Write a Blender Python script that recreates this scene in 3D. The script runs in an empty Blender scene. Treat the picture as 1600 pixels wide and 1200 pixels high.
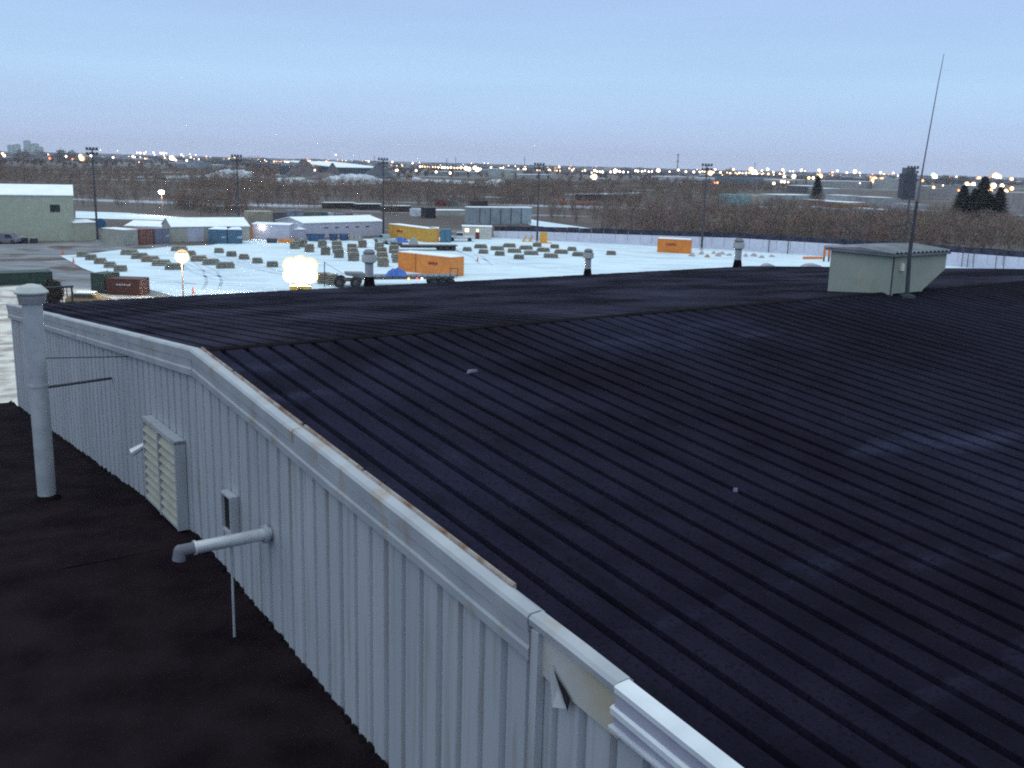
import bpy, math, random
import numpy as np
from mathutils import Vector, Matrix
R = math.radians
rnd = random.Random(7)
sc = bpy.context.scene
col = sc.collection

# ---------------------------------------------------------------- camera model
W0, H0 = 1600.0, 1200.0
F, PIT, ROL = 1564.57, R(12.4076), R(1.4856)
HC = 15.6
def ray(x, y):
    u = (x - 800) / F; v = -(y - 600) / F
    c, s = math.cos(ROL), math.sin(ROL)
    u2 = c*u - s*v; v2 = s*u + c*v
    return Vector((u2, math.cos(PIT) + v2*math.sin(PIT), -math.sin(PIT) + v2*math.cos(PIT)))
def gp(x, y, z=0.0):
    d = ray(x, y); t = (z - HC) / d.z
    return Vector((d.x*t, d.y*t, z))
def atd(x, y, D):
    d = ray(x, y); t = D / d.y
    return Vector((d.x*t, D, HC + d.z*t))
def proj(P):
    x, y, z = P[0], P[1], P[2] - HC
    fw = y*math.cos(PIT) - z*math.sin(PIT); v2 = (y*math.sin(PIT) + z*math.cos(PIT)) / fw; u2 = x / fw
    c, s = math.cos(ROL), math.sin(ROL)
    return 800 + F*(c*u2 + s*v2), 600 - F*(-s*u2 + c*v2)
cam = bpy.data.cameras.new('camera'); co = bpy.data.objects.new('camera', cam); col.objects.link(co)
cam.sensor_width = 36; cam.lens = F / W0 * 36; cam.clip_end = 30000; cam.clip_start = 0.1
fw = Vector((0, math.cos(PIT), -math.sin(PIT))); up = Vector((0, math.sin(PIT), math.cos(PIT))); rt = Vector((1, 0, 0))
c_, s_ = math.cos(ROL), math.sin(ROL)
# image axes after roll: u axis = direction whose (u2,v2)=(c,s); v axis=(-s,c)
xa = rt*c_ + up*s_; ya = up*c_ - rt*s_
co.matrix_world = Matrix(((xa.x, ya.x, -fw.x, 0), (xa.y, ya.y, -fw.y, 0), (xa.z, ya.z, -fw.z, HC), (0, 0, 0, 1)))
sc.camera = co
sc.view_settings.view_transform = 'Standard'; sc.view_settings.look = 'None'; sc.view_settings.exposure = 0; sc.view_settings.gamma = 1
sc.cycles.filter_width = 2.0; sc.cycles.use_denoising = False; sc.cycles.sample_clamp_indirect = 0.8

# ---------------------------------------------------------------- materials
MATS = {}
def mat(name, c1, c2=None, scale=1.0, rough=0.85, metal=0.0, bump=0.0, bscale=None, detail=6.0, lo=0.35, hi=0.65, stretch=None, emit=None, spec=0.3, coord='Object'):
    if name in MATS: return MATS[name]
    m = bpy.data.materials.new(name); m.use_nodes = True; MATS[name] = m
    nt = m.node_tree; N = nt.nodes; L = nt.links; b = N['Principled BSDF']
    b.inputs['Roughness'].default_value = rough; b.inputs['Metallic'].default_value = metal
    b.inputs['Specular IOR Level'].default_value = spec
    b.inputs['Base Color'].default_value = (*c1, 1)
    tc = N.new('ShaderNodeTexCoord'); mp = N.new('ShaderNodeMapping'); L.new(tc.outputs[coord], mp.inputs[0])
    if stretch: mp.inputs['Scale'].default_value = stretch
    if c2 is not None:
        no = N.new('ShaderNodeTexNoise'); no.inputs['Scale'].default_value = scale; no.inputs['Detail'].default_value = detail
        L.new(mp.outputs[0], no.inputs['Vector'])
        rp = N.new('ShaderNodeValToRGB'); L.new(no.outputs[0], rp.inputs[0])
        rp.color_ramp.elements[0].position = lo; rp.color_ramp.elements[1].position = hi
        rp.color_ramp.elements[0].color = (*c1, 1); rp.color_ramp.elements[1].color = (*c2, 1)
        L.new(rp.outputs[0], b.inputs['Base Color'])
    if bump:
        n2 = N.new('ShaderNodeTexNoise'); n2.inputs['Scale'].default_value = bscale or scale*4; n2.inputs['Detail'].default_value = 5
        L.new(mp.outputs[0], n2.inputs['Vector'])
        bp = N.new('ShaderNodeBump'); bp.inputs['Strength'].default_value = bump; bp.inputs['Distance'].default_value = 0.03
        L.new(n2.outputs[0], bp.inputs['Height']); L.new(bp.outputs[0], b.inputs['Normal'])
    if emit:
        b.inputs['Emission Color'].default_value = (*emit[0], 1); b.inputs['Emission Strength'].default_value = emit[1]
        m.cycles.emission_sampling = 'AUTO'
    return m

def add_layer(m, c, scale, lo, hi, stretch=None, seed=0.0, detail=5, axis=None):
    """mix a further colour over a material's base colour with its own noise mask"""
    nt = m.node_tree; N = nt.nodes; L = nt.links; b = N['Principled BSDF']
    src = b.inputs['Base Color'].links[0].from_socket if b.inputs['Base Color'].links else None
    tc = N.new('ShaderNodeTexCoord'); mp = N.new('ShaderNodeMapping'); L.new(tc.outputs['Object'], mp.inputs[0])
    mp.inputs['Location'].default_value = (seed, seed*1.7, 0)
    if stretch: mp.inputs['Scale'].default_value = stretch
    no = N.new('ShaderNodeTexNoise'); no.inputs['Scale'].default_value = scale; no.inputs['Detail'].default_value = detail
    L.new(mp.outputs[0], no.inputs['Vector'])
    mr = N.new('ShaderNodeMapRange'); mr.inputs['From Min'].default_value = lo; mr.inputs['From Max'].default_value = hi
    L.new(no.outputs[0], mr.inputs['Value'])
    fac = mr.outputs[0]
    if axis:   # (index, from, to): limits the layer to a stretch along one object axis
        sx = N.new('ShaderNodeSeparateXYZ'); L.new(tc.outputs['Object'], sx.inputs[0])
        m2 = N.new('ShaderNodeMapRange'); m2.inputs['From Min'].default_value = axis[1]; m2.inputs['From Max'].default_value = axis[2]
        L.new(sx.outputs[axis[0]], m2.inputs['Value'])
        mu = N.new('ShaderNodeMath'); mu.operation = 'MULTIPLY'; L.new(fac, mu.inputs[0]); L.new(m2.outputs[0], mu.inputs[1]); fac = mu.outputs[0]
    mx = N.new('ShaderNodeMix'); mx.data_type = 'RGBA'; L.new(fac, mx.inputs['Factor'])
    if src: L.new(src, mx.inputs['A'])
    else: mx.inputs['A'].default_value = b.inputs['Base Color'].default_value
    mx.inputs['B'].default_value = (*c, 1); L.new(mx.outputs['Result'], b.inputs['Base Color'])

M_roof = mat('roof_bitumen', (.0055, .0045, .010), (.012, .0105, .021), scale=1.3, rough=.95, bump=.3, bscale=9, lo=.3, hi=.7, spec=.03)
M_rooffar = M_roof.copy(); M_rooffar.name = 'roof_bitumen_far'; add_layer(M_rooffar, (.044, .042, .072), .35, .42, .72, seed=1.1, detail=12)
add_layer(M_roof, (.034, .035, .072), .16, .40, .80, stretch=(1.0, .9, 1), seed=3.1, detail=13, axis=(1, -14.5, -4))  # frost tint, with light falloff toward the near eave painted in
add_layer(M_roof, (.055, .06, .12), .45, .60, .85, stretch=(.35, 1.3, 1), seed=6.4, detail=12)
add_layer(M_roof, (.0095, .0085, .015), .3, .25, .55, seed=9, axis=(0, 7, 22))  # light falloff toward the right end painted in as a darker layer
for m_ in (M_roof, M_rooffar): add_layer(m_, (.005, .0045, .006), 26, .52, .72, seed=2.2, detail=3)
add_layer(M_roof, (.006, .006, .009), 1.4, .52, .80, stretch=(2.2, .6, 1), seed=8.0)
M_roof2 = mat('lower_roof_bitumen', (.008, .005, .0075), (.017, .011, .0145), scale=1.2, rough=.95, bump=.4, bscale=14, spec=.03)
M_wall = mat('wall_sheet', (.30, .32, .36), (.37, .39, .43), scale=.8, rough=.55, stretch=(1, 1, .25), lo=.3, hi=.7)
add_layer(M_wall, (.23, .22, .20), 3.0, .54, .85, stretch=(1, 2.2, .18), seed=5)
M_trim = mat('trim_sheet', (.30, .32, .355), (.37, .39, .42), scale=1.4, rough=.5)
add_layer(M_trim, (.30, .22, .15), 1.9, .55, .74, seed=2, detail=8)
add_layer(M_wall, (.24, .22, .19), 5, .56, .9, stretch=(1, 3, .05), seed=3.3)
M_rust = mat('rust_edge', (.17, .075, .035), (.33, .30, .28), scale=4.5, rough=.8, lo=.3, hi=.65)
M_stain = mat('stained_sheet', (.36, .30, .19), (.40, .40, .40), scale=.9, rough=.7, lo=.35, hi=.6)
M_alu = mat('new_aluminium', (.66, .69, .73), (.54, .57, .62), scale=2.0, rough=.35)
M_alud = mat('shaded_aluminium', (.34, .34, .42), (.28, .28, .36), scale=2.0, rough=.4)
M_beige = mat('beige_louvre', (.27, .265, .22), (.33, .32, .27), scale=3, rough=.6)
M_dark = mat('dark_void', (.012, .012, .014), rough=.9)
M_galv = mat('galvanised', (.33, .36, .40), (.45, .47, .50), scale=3, rough=.45, metal=.3)
M_galvl = mat('bright_galvanised', (.46, .48, .51), (.56, .58, .61), scale=4, rough=.3, metal=.35)
M_steel = mat('dark_steel', (.035, .04, .055), (.06, .065, .08), scale=2, rough=.6)
M_hut = mat('hut_green', (.23, .28, .25), (.31, .33, .28), scale=.9, rough=.7)
add_layer(M_hut, (.27, .20, .13), 1.5, .56, .85, stretch=(1, 1, .8), seed=4.7)
M_hutroof = mat('hut_roof', (.13, .15, .16), (.24, .24, .28), scale=1.3, rough=.7)
M_tar = mat('tar', (.006, .005, .006), (.010, .008, .009), scale=2, rough=.95, spec=.05)
M_snow = mat('snow', (.61, .74, .82), (.68, .79, .86), scale=.07, rough=.75, bump=.3, bscale=1.2, lo=.3, hi=.7)
add_layer(M_snow, (.40, .46, .55), .9, .56, .74, stretch=(.25, 1.6, 1), seed=7.7, detail=8)
add_layer(M_snow, (.36, .45, .58), .22, .5, .85, stretch=(.35, 1.2, 1), seed=2.2, detail=8)
M_snowt = mat('snow_track', (.40, .48, .60), (.55, .64, .74), scale=.5, rough=.8)
M_snowroof = mat('roof_snow', (.80, .86, .93), (.88, .92, .95), scale=.5, rough=.8)
M_gravel = mat('gravel', (.14, .145, .16), (.24, .25, .28), scale=.25, rough=.95, bump=.5, bscale=4, detail=9, stretch=(.5, 1.5, 1))
add_layer(M_gravel, (.10, .075, .07), .12, .52, .62, seed=4)
add_layer(M_gravel, (.50, .54, .58), .6, .62, .75, seed=9, stretch=(.3, 1.4, 1), detail=8)
M_ground = mat('rough_ground', (.075, .060, .058), (.125, .105, .098), scale=.02, rough=1, detail=10, lo=.3, hi=.7)
add_layer(M_ground, (.40, .42, .48), .012, .58, .66, seed=11, detail=10, stretch=(.5, 1.6, 1))
M_bark = [mat('twigs_brown', (0.189, 0.124, 0.1), rough=1), mat('twigs_grey', (0.212, 0.169, 0.151), rough=1),
          mat('twigs_red', (0.189, 0.108, 0.1), rough=1), mat('twigs_olive', (0.174, 0.146, 0.103), rough=1), mat('twigs_dark', (0.099, 0.078, 0.083), rough=1)]
M_spruce = mat('spruce_needles', (.020, .022, .022), (.035, .035, .033), scale=.5, rough=1)
M_wood = [mat('timber_a', (.23, .225, .195), (.34, .32, .27), scale=1.5, rough=.95), mat('timber_b', (.19, .185, .165), (.29, .27, .23), scale=1.5, rough=.95),
          mat('timber_c', (.24, .19, .16), (.33, .28, .23), scale=1.5, rough=.95)]
M_gap = mat('timber_shadow_side', (.055, .055, .055), rough=1)

def paint(name, c, v=.82, scale=.8, rough=.55):
    return mat(name, tuple(x*v for x in c), c, scale=scale, rough=rough)

# ---------------------------------------------------------------- mesh builder
class MB:
    def __init__(s): s.v = []; s.f = []; s.m = []
    def quad(s, *p, mi=0):
        b = len(s.v); s.v += [tuple(q) for q in p]; s.f.append(tuple(range(b, b + len(p)))); s.m.append(mi); return s
    def box(s, x0, x1, y0, y1, z0, z1, mi=0):
        b = len(s.v); s.v += [(x, y, z) for z in (z0, z1) for y in (y0, y1) for x in (x0, x1)]
        for f in ((0, 2, 3, 1), (4, 5, 7, 6), (0, 1, 5, 4), (2, 6, 7, 3), (0, 4, 6, 2), (1, 3, 7, 5)):
            s.f.append(tuple(b + i for i in f)); s.m.append(mi)
        return s
    def hexa(s, P, mi=0):   # 8 points: bottom ring (4), top ring (4)
        b = len(s.v); s.v += [tuple(p) for p in P]
        for f in ((3, 2, 1, 0), (4, 5, 6, 7), (0, 1, 5, 4), (1, 2, 6, 5), (2, 3, 7, 6), (3, 0, 4, 7)):
            s.f.append(tuple(b + i for i in f)); s.m.append(mi)
        return s
    def cyl(s, p0, p1, r0, r1=None, n=12, mi=0, caps=True):
        r1 = r0 if r1 is None else r1
        p0 = Vector(p0); p1 = Vector(p1); d = (p1 - p0).normalized()
        a = d.orthogonal().normalized(); c = d.cross(a); b = len(s.v)
        for p, r in ((p0, r0), (p1, r1)):
            for i in range(n):
                t = 2*math.pi*i/n; s.v.append(tuple(p + a*math.cos(t)*r + c*math.sin(t)*r))
        for i in range(n):
            j = (i + 1) % n; s.f.append((b + i, b + j, b + n + j, b + n + i)); s.m.append(mi)
        if caps:
            s.f.append(tuple(b + i for i in range(n - 1, -1, -1))); s.m.append(mi)
            s.f.append(tuple(b + n + i for i in range(n))); s.m.append(mi)
        return s
    def prism(s, poly, y0, y1, mi=0, axis='y'):   # polygon in x,z (axis y) or y,z (axis x) extruded
        n = len(poly); b = len(s.v)
        for y in (y0, y1):
            for (a, z) in poly: s.v.append((a, y, z) if axis == 'y' else ((y, a, z) if axis == 'x' else (a, z, y)))
        for i in range(n):
            j = (i + 1) % n; s.f.append((b + i, b + j, b + n + j, b + n + i)); s.m.append(mi)
        s.f.append(tuple(b + i for i in range(n - 1, -1, -1))); s.m.append(mi)
        s.f.append(tuple(b + n + i for i in range(n))); s.m.append(mi)
        return s
    def ball(s, c, r, n=10, k=6, sz=1.0, mi=0):
        b = len(s.v); c = Vector(c)
        s.v.append(tuple(c + Vector((0, 0, r*sz))))
        for i in range(1, k):
            t = math.pi*i/k
            for j in range(n):
                p = 2*math.pi*j/n; s.v.append(tuple(c + Vector((r*math.sin(t)*math.cos(p), r*math.sin(t)*math.sin(p), r*sz*math.cos(t)))))
        s.v.append(tuple(c - Vector((0, 0, r*sz)))); e = len(s.v) - 1
        for j in range(n):
            j2 = (j + 1) % n
            s.f.append((b, b + 1 + j, b + 1 + j2)); s.m.append(mi)
            for i in range(k - 2):
                q = b + 1 + i*n; s.f.append((q + j, q + n + j, q + n + j2, q + j2)); s.m.append(mi)
            q = b + 1 + (k - 2)*n; s.f.append((q + j, e, q + j2)); s.m.append(mi)
        return s
    def build(s, name, mats, parent=None, label=None, smooth=False, loc=None, rz=0, bevel=0):
        me = bpy.data.meshes.new(name); me.from_pydata(s.v, [], s.f)
        if not isinstance(mats, (list, tuple)): mats = [mats]
        for m in mats: me.materials.append(m)
        me.polygons.foreach_set('material_index', s.m)
        if smooth: me.polygons.foreach_set('use_smooth', [True]*len(s.f))
        me.update()
        o = bpy.data.objects.new(name, me); col.objects.link(o)
        if parent: o.parent = parent
        if label: o['label'] = label
        if loc is not None: o.location = loc
        o.rotation_euler.z = rz
        if bevel:
            md = o.modifiers.new('bevel', 'BEVEL'); md.width = bevel; md.segments = 2; md.limit_method = 'ANGLE'
        return o
def tag(o, label=None, cat=None, group=None, kind=None):
    for k, v in (('label', label), ('category', cat), ('group', group), ('kind', kind)):
        if v: o[k] = v
    return o
def thing(name, label, cat, loc=(0, 0, 0), rz=0.0, group=None):
    o = bpy.data.objects.new(name, None); col.objects.link(o); o.empty_display_size = .3
    o.location = loc; o.rotation_euler.z = rz
    return tag(o, label, cat, group)
def struct(o): o['kind'] = 'structure'; return o
def copy_tree(o, parent=None):
    c = o.copy(); col.objects.link(c)
    if parent: c.parent = parent
    for ch in list(o.children): copy_tree(ch, c)
    return c
def face_place(p1, p2):
    """origin, heading and width of a front face running from p1 (left) to p2 (right); +y local goes away"""
    d = p2 - p1; return (p1 + p2)/2, math.atan2(d.y, d.x), math.hypot(d.x, d.y)

# ---------------------------------------------------------------- sky
w = bpy.data.worlds.new('World'); sc.world = w; w.use_nodes = True
nt = w.node_tree; N = nt.nodes; L = nt.links; bg = N['Background']
tc = N.new('ShaderNodeTexCoord'); sp = N.new('ShaderNodeSeparateXYZ'); L.new(tc.outputs['Generated'], sp.inputs[0])
mr = N.new('ShaderNodeMapRange'); mr.inputs['From Min'].default_value = 0; mr.inputs['From Max'].default_value = 1
L.new(sp.outputs['Z'], mr.inputs['Value'])
pw = N.new('ShaderNodeMath'); pw.operation = 'POWER'; pw.inputs[1].default_value = .5; L.new(mr.outputs[0], pw.inputs[0])
rp = N.new('ShaderNodeValToRGB'); L.new(pw.outputs[0], rp.inputs[0])
def lin(*c): return tuple(((x/255 + .055)/1.055)**2.4 if x > 10 else x/255/12.92 for x in c)
els = [(0, lin(190, 204, 242)), (R(1.0)**.5, lin(186, 204, 242)), (R(2.6)**.5, lin(182, 210, 246)), (R(4.5)**.5, lin(182, 216, 250)),
       (R(6.2)**.5, lin(177, 209, 247)), (R(8.8)**.5, lin(170, 200, 242)), (.46, (.40, .52, .86)), (.62, (.68, .87, 1.06)), (1.0, (1.0, 1.16, 1.22))]
cr = rp.color_ramp
cr.elements[0].position = 0; cr.elements[0].color = (*els[0][1], 1)
cr.elements[1].position = 1; cr.elements[1].color = (*els[-1][1], 1)
for p, c in els[1:-1]:
    e = cr.elements.new(p); e.color = (*c, 1)
mp = N.new('ShaderNodeMapping'); mp.inputs['Scale'].default_value = (1.6, 1.6, 14); L.new(tc.outputs['Generated'], mp.inputs[0])
no = N.new('ShaderNodeTexNoise'); no.inputs['Scale'].default_value = 2.2; no.inputs['Detail'].default_value = 4; L.new(mp.outputs[0], no.inputs['Vector'])
m3 = N.new('ShaderNodeMapRange'); m3.inputs['From Min'].default_value = .3; m3.inputs['From Max'].default_value = .7
m3.inputs['To Min'].default_value = .985; m3.inputs['To Max'].default_value = 1.045; L.new(no.outputs[0], m3.inputs['Value'])
vm = N.new('ShaderNodeVectorMath'); vm.operation = 'SCALE'; L.new(rp.outputs[0], vm.inputs[0]); L.new(m3.outputs[0], vm.inputs['Scale'])
L.new(vm.outputs[0], bg.inputs['Color']); bg.inputs['Strength'].default_value = 1.0
sun = bpy.data.lights.new('sun', 'SUN'); sun.energy = .35; sun.angle = R(50); sun.color = (.86, .93, 1.0)
so = bpy.data.objects.new('sun', sun); col.objects.link(so); so.rotation_euler = (R(28), R(-18), 0); so.location = (0, 0, 200)

# ---------------------------------------------------------------- ground
def sheet(name, pts, m, z, kind='structure'):
    mb = MB(); mb.quad(*[(p[0], p[1], z) for p in pts]); o = mb.build(name, m); o['kind'] = kind; return o
mb = MB(); mb.quad((-14000, -300, 0), (14000, -300, 0), (14000, 20000, 0), (-14000, 20000, 0)); struct(mb.build('ground', M_ground))
gpl = lambda pts, z=0.0: [gp(x, y) for x, y in pts]
sheet('gravel_lot', gpl([(-160, 388), (0, 382), (150, 379), (270, 383), (330, 384), (330, 470), (300, 640), (-400, 640)]), M_gravel, .02)
sheet('snow_yard', gpl([(94, 400), (140, 397), (186, 391), (235, 389), (262, 386), (330, 383.5), (384, 373), (450, 377), (600, 373), (720, 370), (830, 374), (1000, 381),
                        (1200, 391), (1600, 418), (1900, 440), (1900, 600), (700, 640), (430, 560), (300, 471), (240, 455), (185, 440), (130, 420)]), M_snow, .06)
sheet('snow_strip', gpl([(118, 330), (200, 333), (300, 341), (310, 346), (200, 343), (118, 341)]), M_snow, .05)
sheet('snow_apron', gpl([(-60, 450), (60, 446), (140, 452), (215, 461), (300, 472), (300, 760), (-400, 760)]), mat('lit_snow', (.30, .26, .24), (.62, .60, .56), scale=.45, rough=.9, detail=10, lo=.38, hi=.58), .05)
for pts in ([(645, 279.5), (700, 281), (770, 285.5), (800, 287), (800, 290), (740, 290), (690, 285)], [(430, 278), (520, 277), (610, 276), (610, 287), (520, 290), (440, 290)],
            [(765, 328), (840, 345), (930, 358), (1100, 374), (1100, 378), (920, 364), (830, 352)], [(60, 268), (300, 268), (300, 270), (60, 270)],
            [(1050, 284), (1250, 292), (1250, 294.5), (1050, 286)], [(1480, 350), (1600, 352), (1600, 356), (1480, 353)], [(200, 276), (330, 273), (345, 276), (260, 279)], [(1180, 322), (1300, 322), (1310, 325), (1200, 326)], [(880, 303), (1010, 300), (1010, 302), (900, 305)], [(1340, 345), (1500, 344), (1500, 347), (1350, 348)], [(320, 320), (390, 319), (390, 322), (320, 323)],
            [(1260, 330), (1460, 338), (1460, 342), (1260, 334)], [(870, 290), (1010, 289), (1010, 291), (870, 292)]):
    sheet('snow_field', gpl(pts), M_snow, .03)
def track(pts, wd=.42, off=1.8):
    P = [gp(x, y) for x, y in pts]; mb = MB()
    for sgn in (-1, 1):
        a = []
        for i, p in enumerate(P):
            q = P[min(i+1, len(P)-1)] - P[max(i-1, 0)]; n = Vector((-q.y, q.x, 0)).normalized()
            a.append((p + n*(sgn*off/2 - wd/2), p + n*(sgn*off/2 + wd/2)))
        for i in range(len(a)-1):
            mb.quad(*[(q.x, q.y, .066) for q in (a[i][0], a[i+1][0], a[i+1][1], a[i][1])])
    return mb
tk = MB()
for pts in ([(325, 398), (360, 408), (400, 420), (440, 428), (480, 430)], [(345, 400), (385, 412), (425, 424), (470, 432)], [(290, 408), (310, 425), (345, 437), (420, 440)],
            [(300, 412), (328, 424), (335, 440), (330, 452)], [(250, 440), (330, 444), (420, 448)], [(720, 392), (740, 400), (790, 412), (850, 420), (930, 415)],
            [(940, 395), (1030, 404), (1130, 404), (1250, 402)], [(640, 382), (700, 392), (745, 402), (760, 415)], [(900, 382), (980, 392), (1060, 400)],
            [(180, 435), (240, 441), (300, 446)], [(450, 380), (470, 384), (500, 380), (560, 378)]):
    t_ = track(pts); b = len(tk.v); tk.v += t_.v; tk.f += [tuple(i + b for i in f) for f in t_.f]; tk.m += t_.m
struct(tk.build('tyre_tracks', M_snowt))

# ---------------------------------------------------------------- main building (local x = E along ridge, y = G away, z up)
S = 3.0; AZ = R(54.8646); A0 = Vector((-1.68480575*S, 5.1478309*S, HC - S)); SL = .08779818; GE = 5.963*S; ER = 11.031*S
RZ = math.pi/2 - AZ
Ev = Vector((math.sin(AZ), math.cos(AZ), 0)); Gv = Vector((-math.cos(AZ), math.sin(AZ), 0))
RIDGE = A0.z
def loc_of(P): d = P - Vector((A0.x, A0.y, 0)); return Vector((d.dot(Ev), d.dot(Gv), P.z))
def on_wall(x, y, e=0.0):
    d = ray(x, y); o = Vector((0, 0, HC)); t = (e + Vector((A0.x, A0.y, 0)).dot(Ev)) / d.dot(Ev); return loc_of(o + d*t)
def on_slope(x, y, far, top=RIDGE):
    d = ray(x, y); k = SL if far else -SL; a = Vector((A0.x, A0.y, 0)).dot(Gv)
    # z = top - k*g,  g = t*d.G - a
    t = (top - HC + k*a) / (d.z + k*d.dot(Gv)); return loc_of(Vector((0, 0, HC)) + d*t)
BL = (A0.x, A0.y, 0)
bld = thing('metal_building', 'large metal building with dark ribbed gable roof and pale corrugated end wall', 'building', BL, RZ)
SP = .3842
def slope_mesh(e0, e1, g0, g1, top, sp=SP, depth=.085, gw=.085, nseg=14, jit=.005):
    mb = MB(); prof = []
    n = int((e1 - e0)/sp)
    for i in range(n):
        x = e0 + i*sp
        prof += [(x, 0), (x + sp - gw - .015, .0), (x + sp - gw, -depth), (x + sp - .015, -depth)]
    prof.append((e0 + n*sp, 0))
    gs = [g0 + (g1 - g0)*k/nseg for k in range(nseg + 1)]
    nz = {}
    for k, g in enumerate(gs):
        for i, (x, z) in enumerate(prof):
            j = nz.setdefault((i//4, k), rnd.uniform(-jit, jit))
            mb.v.append((x + nz.setdefault((i//4, k, 'x'), rnd.uniform(-jit, jit)*.5), g, top - SL*abs(g) + z + j))
    m = len(prof)
    for k in range(nseg):
        for i in range(m - 1):
            a = k*m + i; mb.f.append((a, a+1, a+m+1, a+m) if g1 > g0 else (a, a+m, a+m+1, a+1)); mb.m.append(0)
    return mb
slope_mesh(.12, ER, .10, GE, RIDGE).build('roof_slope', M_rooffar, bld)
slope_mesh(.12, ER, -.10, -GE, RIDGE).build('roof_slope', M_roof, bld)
# ridge cap: low, dark, slightly raised and segmented
mb = MB()
x = .12
while x < ER:
    x2 = min(x + 3.0, ER); dz = rnd.uniform(0, .008)
    mb.prism([(-.12, RIDGE - .005 + dz), (-.02, RIDGE + .016 + dz), (.02, RIDGE + .016 + dz), (.12, RIDGE - .005 + dz), (.12, RIDGE - .05), (-.12, RIDGE - .05)], x, x2 - .01, axis='x'); x = x2
mb.build('ridge_cap', M_tar, bld)
# gable wall with ribs; z below lower roof plane also built, down to the ground
FB = .50   # fascia depth
def wall_profile(e, g0, g1, ztop, zbot, sp=.381, out=-1):
    mb = MB(); g = g0; k = 0
    while g < g1 - 1e-6:
        g2 = min(g + sp, g1); lap = (k % 3 == 0); d = .11 if lap else .085; wdt = .085 if lap else .062
        pr = [(g, 0), (g + .03, out*-d), (g + .03 + wdt*.4, out*-d), (g + .03 + wdt, 0), (g2, 0)]
        for (a, da), (b, db) in zip(pr, pr[1:]):
            b = min(b, g2)
            if b <= a: continue
            mb.quad((e + da, a, zbot), (e + db, b, zbot), (e + db, b, ztop(b)), (e + da, a, ztop(a)), mi=0)
        g = g2; k += 1
    return mb
ztop = lambda g: RIDGE - SL*abs(g) - .10
wall_profile(.06, -GE, GE, ztop, 0).build('end_wall', M_wall, bld)
mb = MB(); mb.quad((ER, -GE, 0), (ER, GE, 0), (ER, GE, ztop(GE) - .05), (ER, 0, ztop(0) - .05), (ER, -GE, ztop(GE) - .05)); mb.build('end_wall', M_wall, bld)
mb = MB(); mb.box(.1, ER, -GE, -GE + .2, 0, ztop(GE) - .1).box(.1, ER, GE - .2, GE, 0, ztop(GE) - .1); mb.build('side_wall', M_wall, bld)
mb = MB().box(0.05, ER, GE - .1, GE + .02, ztop(GE) - .25, ztop(GE) - .02).box(.05, ER, -GE - .02, -GE + .1, ztop(GE) - .25, ztop(GE) - .02); mb.build('eave_trim', M_tar, bld)

def rake(g0, g1, prof, name, m, nseg=None, jit=.006, label=None):
    """prof: closed list of (e, dz) relative to the roof surface, run along the rake"""
    mb = MB(); n = nseg or max(2, int(abs(g1 - g0)/1.0)); P = len(prof)
    for k in range(n + 1):
        g = g0 + (g1 - g0)*k/n; je = rnd.uniform(-jit, jit); jz = rnd.uniform(-jit, jit)
        for (e, dz) in prof: mb.v.append((e + je, g, RIDGE - SL*abs(g) + dz + jz))
    for k in range(n):
        for i in range(P):
            j = (i + 1) % P; a = k*P; mb.f.append((a + i, a + j, a + P + j, a + P + i)); mb.m.append(0)
    mb.f.append(tuple(range(P))); mb.m.append(0); mb.f.append(tuple(range(n*P + P - 1, n*P - 1, -1))); mb.m.append(0)
    return mb.build(name, m, bld, label)
cap = [(-.022, -.13), (-.035, .012), (-.01, .045), (.10, .050), (.16, .02), (.16, -.06), (.03, -.13)]
mid = [(.00, -.40), (-.010, -.30), (.004, -.27), (-.006, -.15), (.0, -.131), (.05, -.131), (.05, -.40)]
gj1 = on_wall(460, 683).y; gj2 = on_wall(828, 965).y; gj3 = on_wall(965, 1088).y
rake(0, GE + .05, cap, 'rake_flashing', M_trim); rake(0, GE + .05, mid, 'fascia', M_trim)
rake(-.01, gj1 + .012, cap, 'rake_flashing', M_trim); rake(-.01, gj2, mid, 'fascia', M_trim)
rake(gj1 - .012, gj2, cap, 'rake_flashing', M_trim)
lowcap = [(-.02, -.05), (-.03, .01), (.0, .04), (.12, .045), (.16, .01), (.16, -.06), (.03, -.06)]
rake(gj2 - .02, gj3, lowcap, 'rake_flashing', M_trim)
rake(gj2 - .02, gj3, [(.025, -.46), (.02, -.10), (.035, -.062), (.052, -.062), (.052, -.46)], 'fascia', M_stain, label='stained fascia strip where the flashing has come away')
# bright new flashing: two light faces with a darker channel between
rake(gj3 - .01, -GE - .1, [(-.045, -.03), (-.05, .02), (-.01, .035), (.10, .04), (.13, .01), (.13, -.04)], 'rake_flashing', M_alu, label='bright new aluminium flashing')
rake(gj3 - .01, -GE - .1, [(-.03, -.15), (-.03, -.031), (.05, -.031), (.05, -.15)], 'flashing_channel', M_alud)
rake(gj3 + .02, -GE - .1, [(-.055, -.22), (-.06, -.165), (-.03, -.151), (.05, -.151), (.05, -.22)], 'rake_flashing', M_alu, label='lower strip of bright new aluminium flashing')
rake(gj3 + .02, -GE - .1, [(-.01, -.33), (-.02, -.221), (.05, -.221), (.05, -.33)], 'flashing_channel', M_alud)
rake(gj3 + .04, -GE - .1, [(-.045, -.36), (-.05, -.331), (.05, -.331), (.05, -.36)], 'drip_edge', M_alu)
# rust lip on roof side of flashing, broken in stretches
def rl(ga, gb): rake(ga, gb, [(.150, .0), (.145, .030), (.160, .056), (.185, .050), (.19, .0)], 'rust_lip', M_rust, jit=.004)
rl(-.0, on_wall(345, 592).y); rl(on_wall(349, 598).y, on_wall(452, 676).y); rl(on_wall(457, 682).y, on_wall(545, 745).y); rl(on_wall(549, 748).y, on_wall(780, 930).y)
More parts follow.
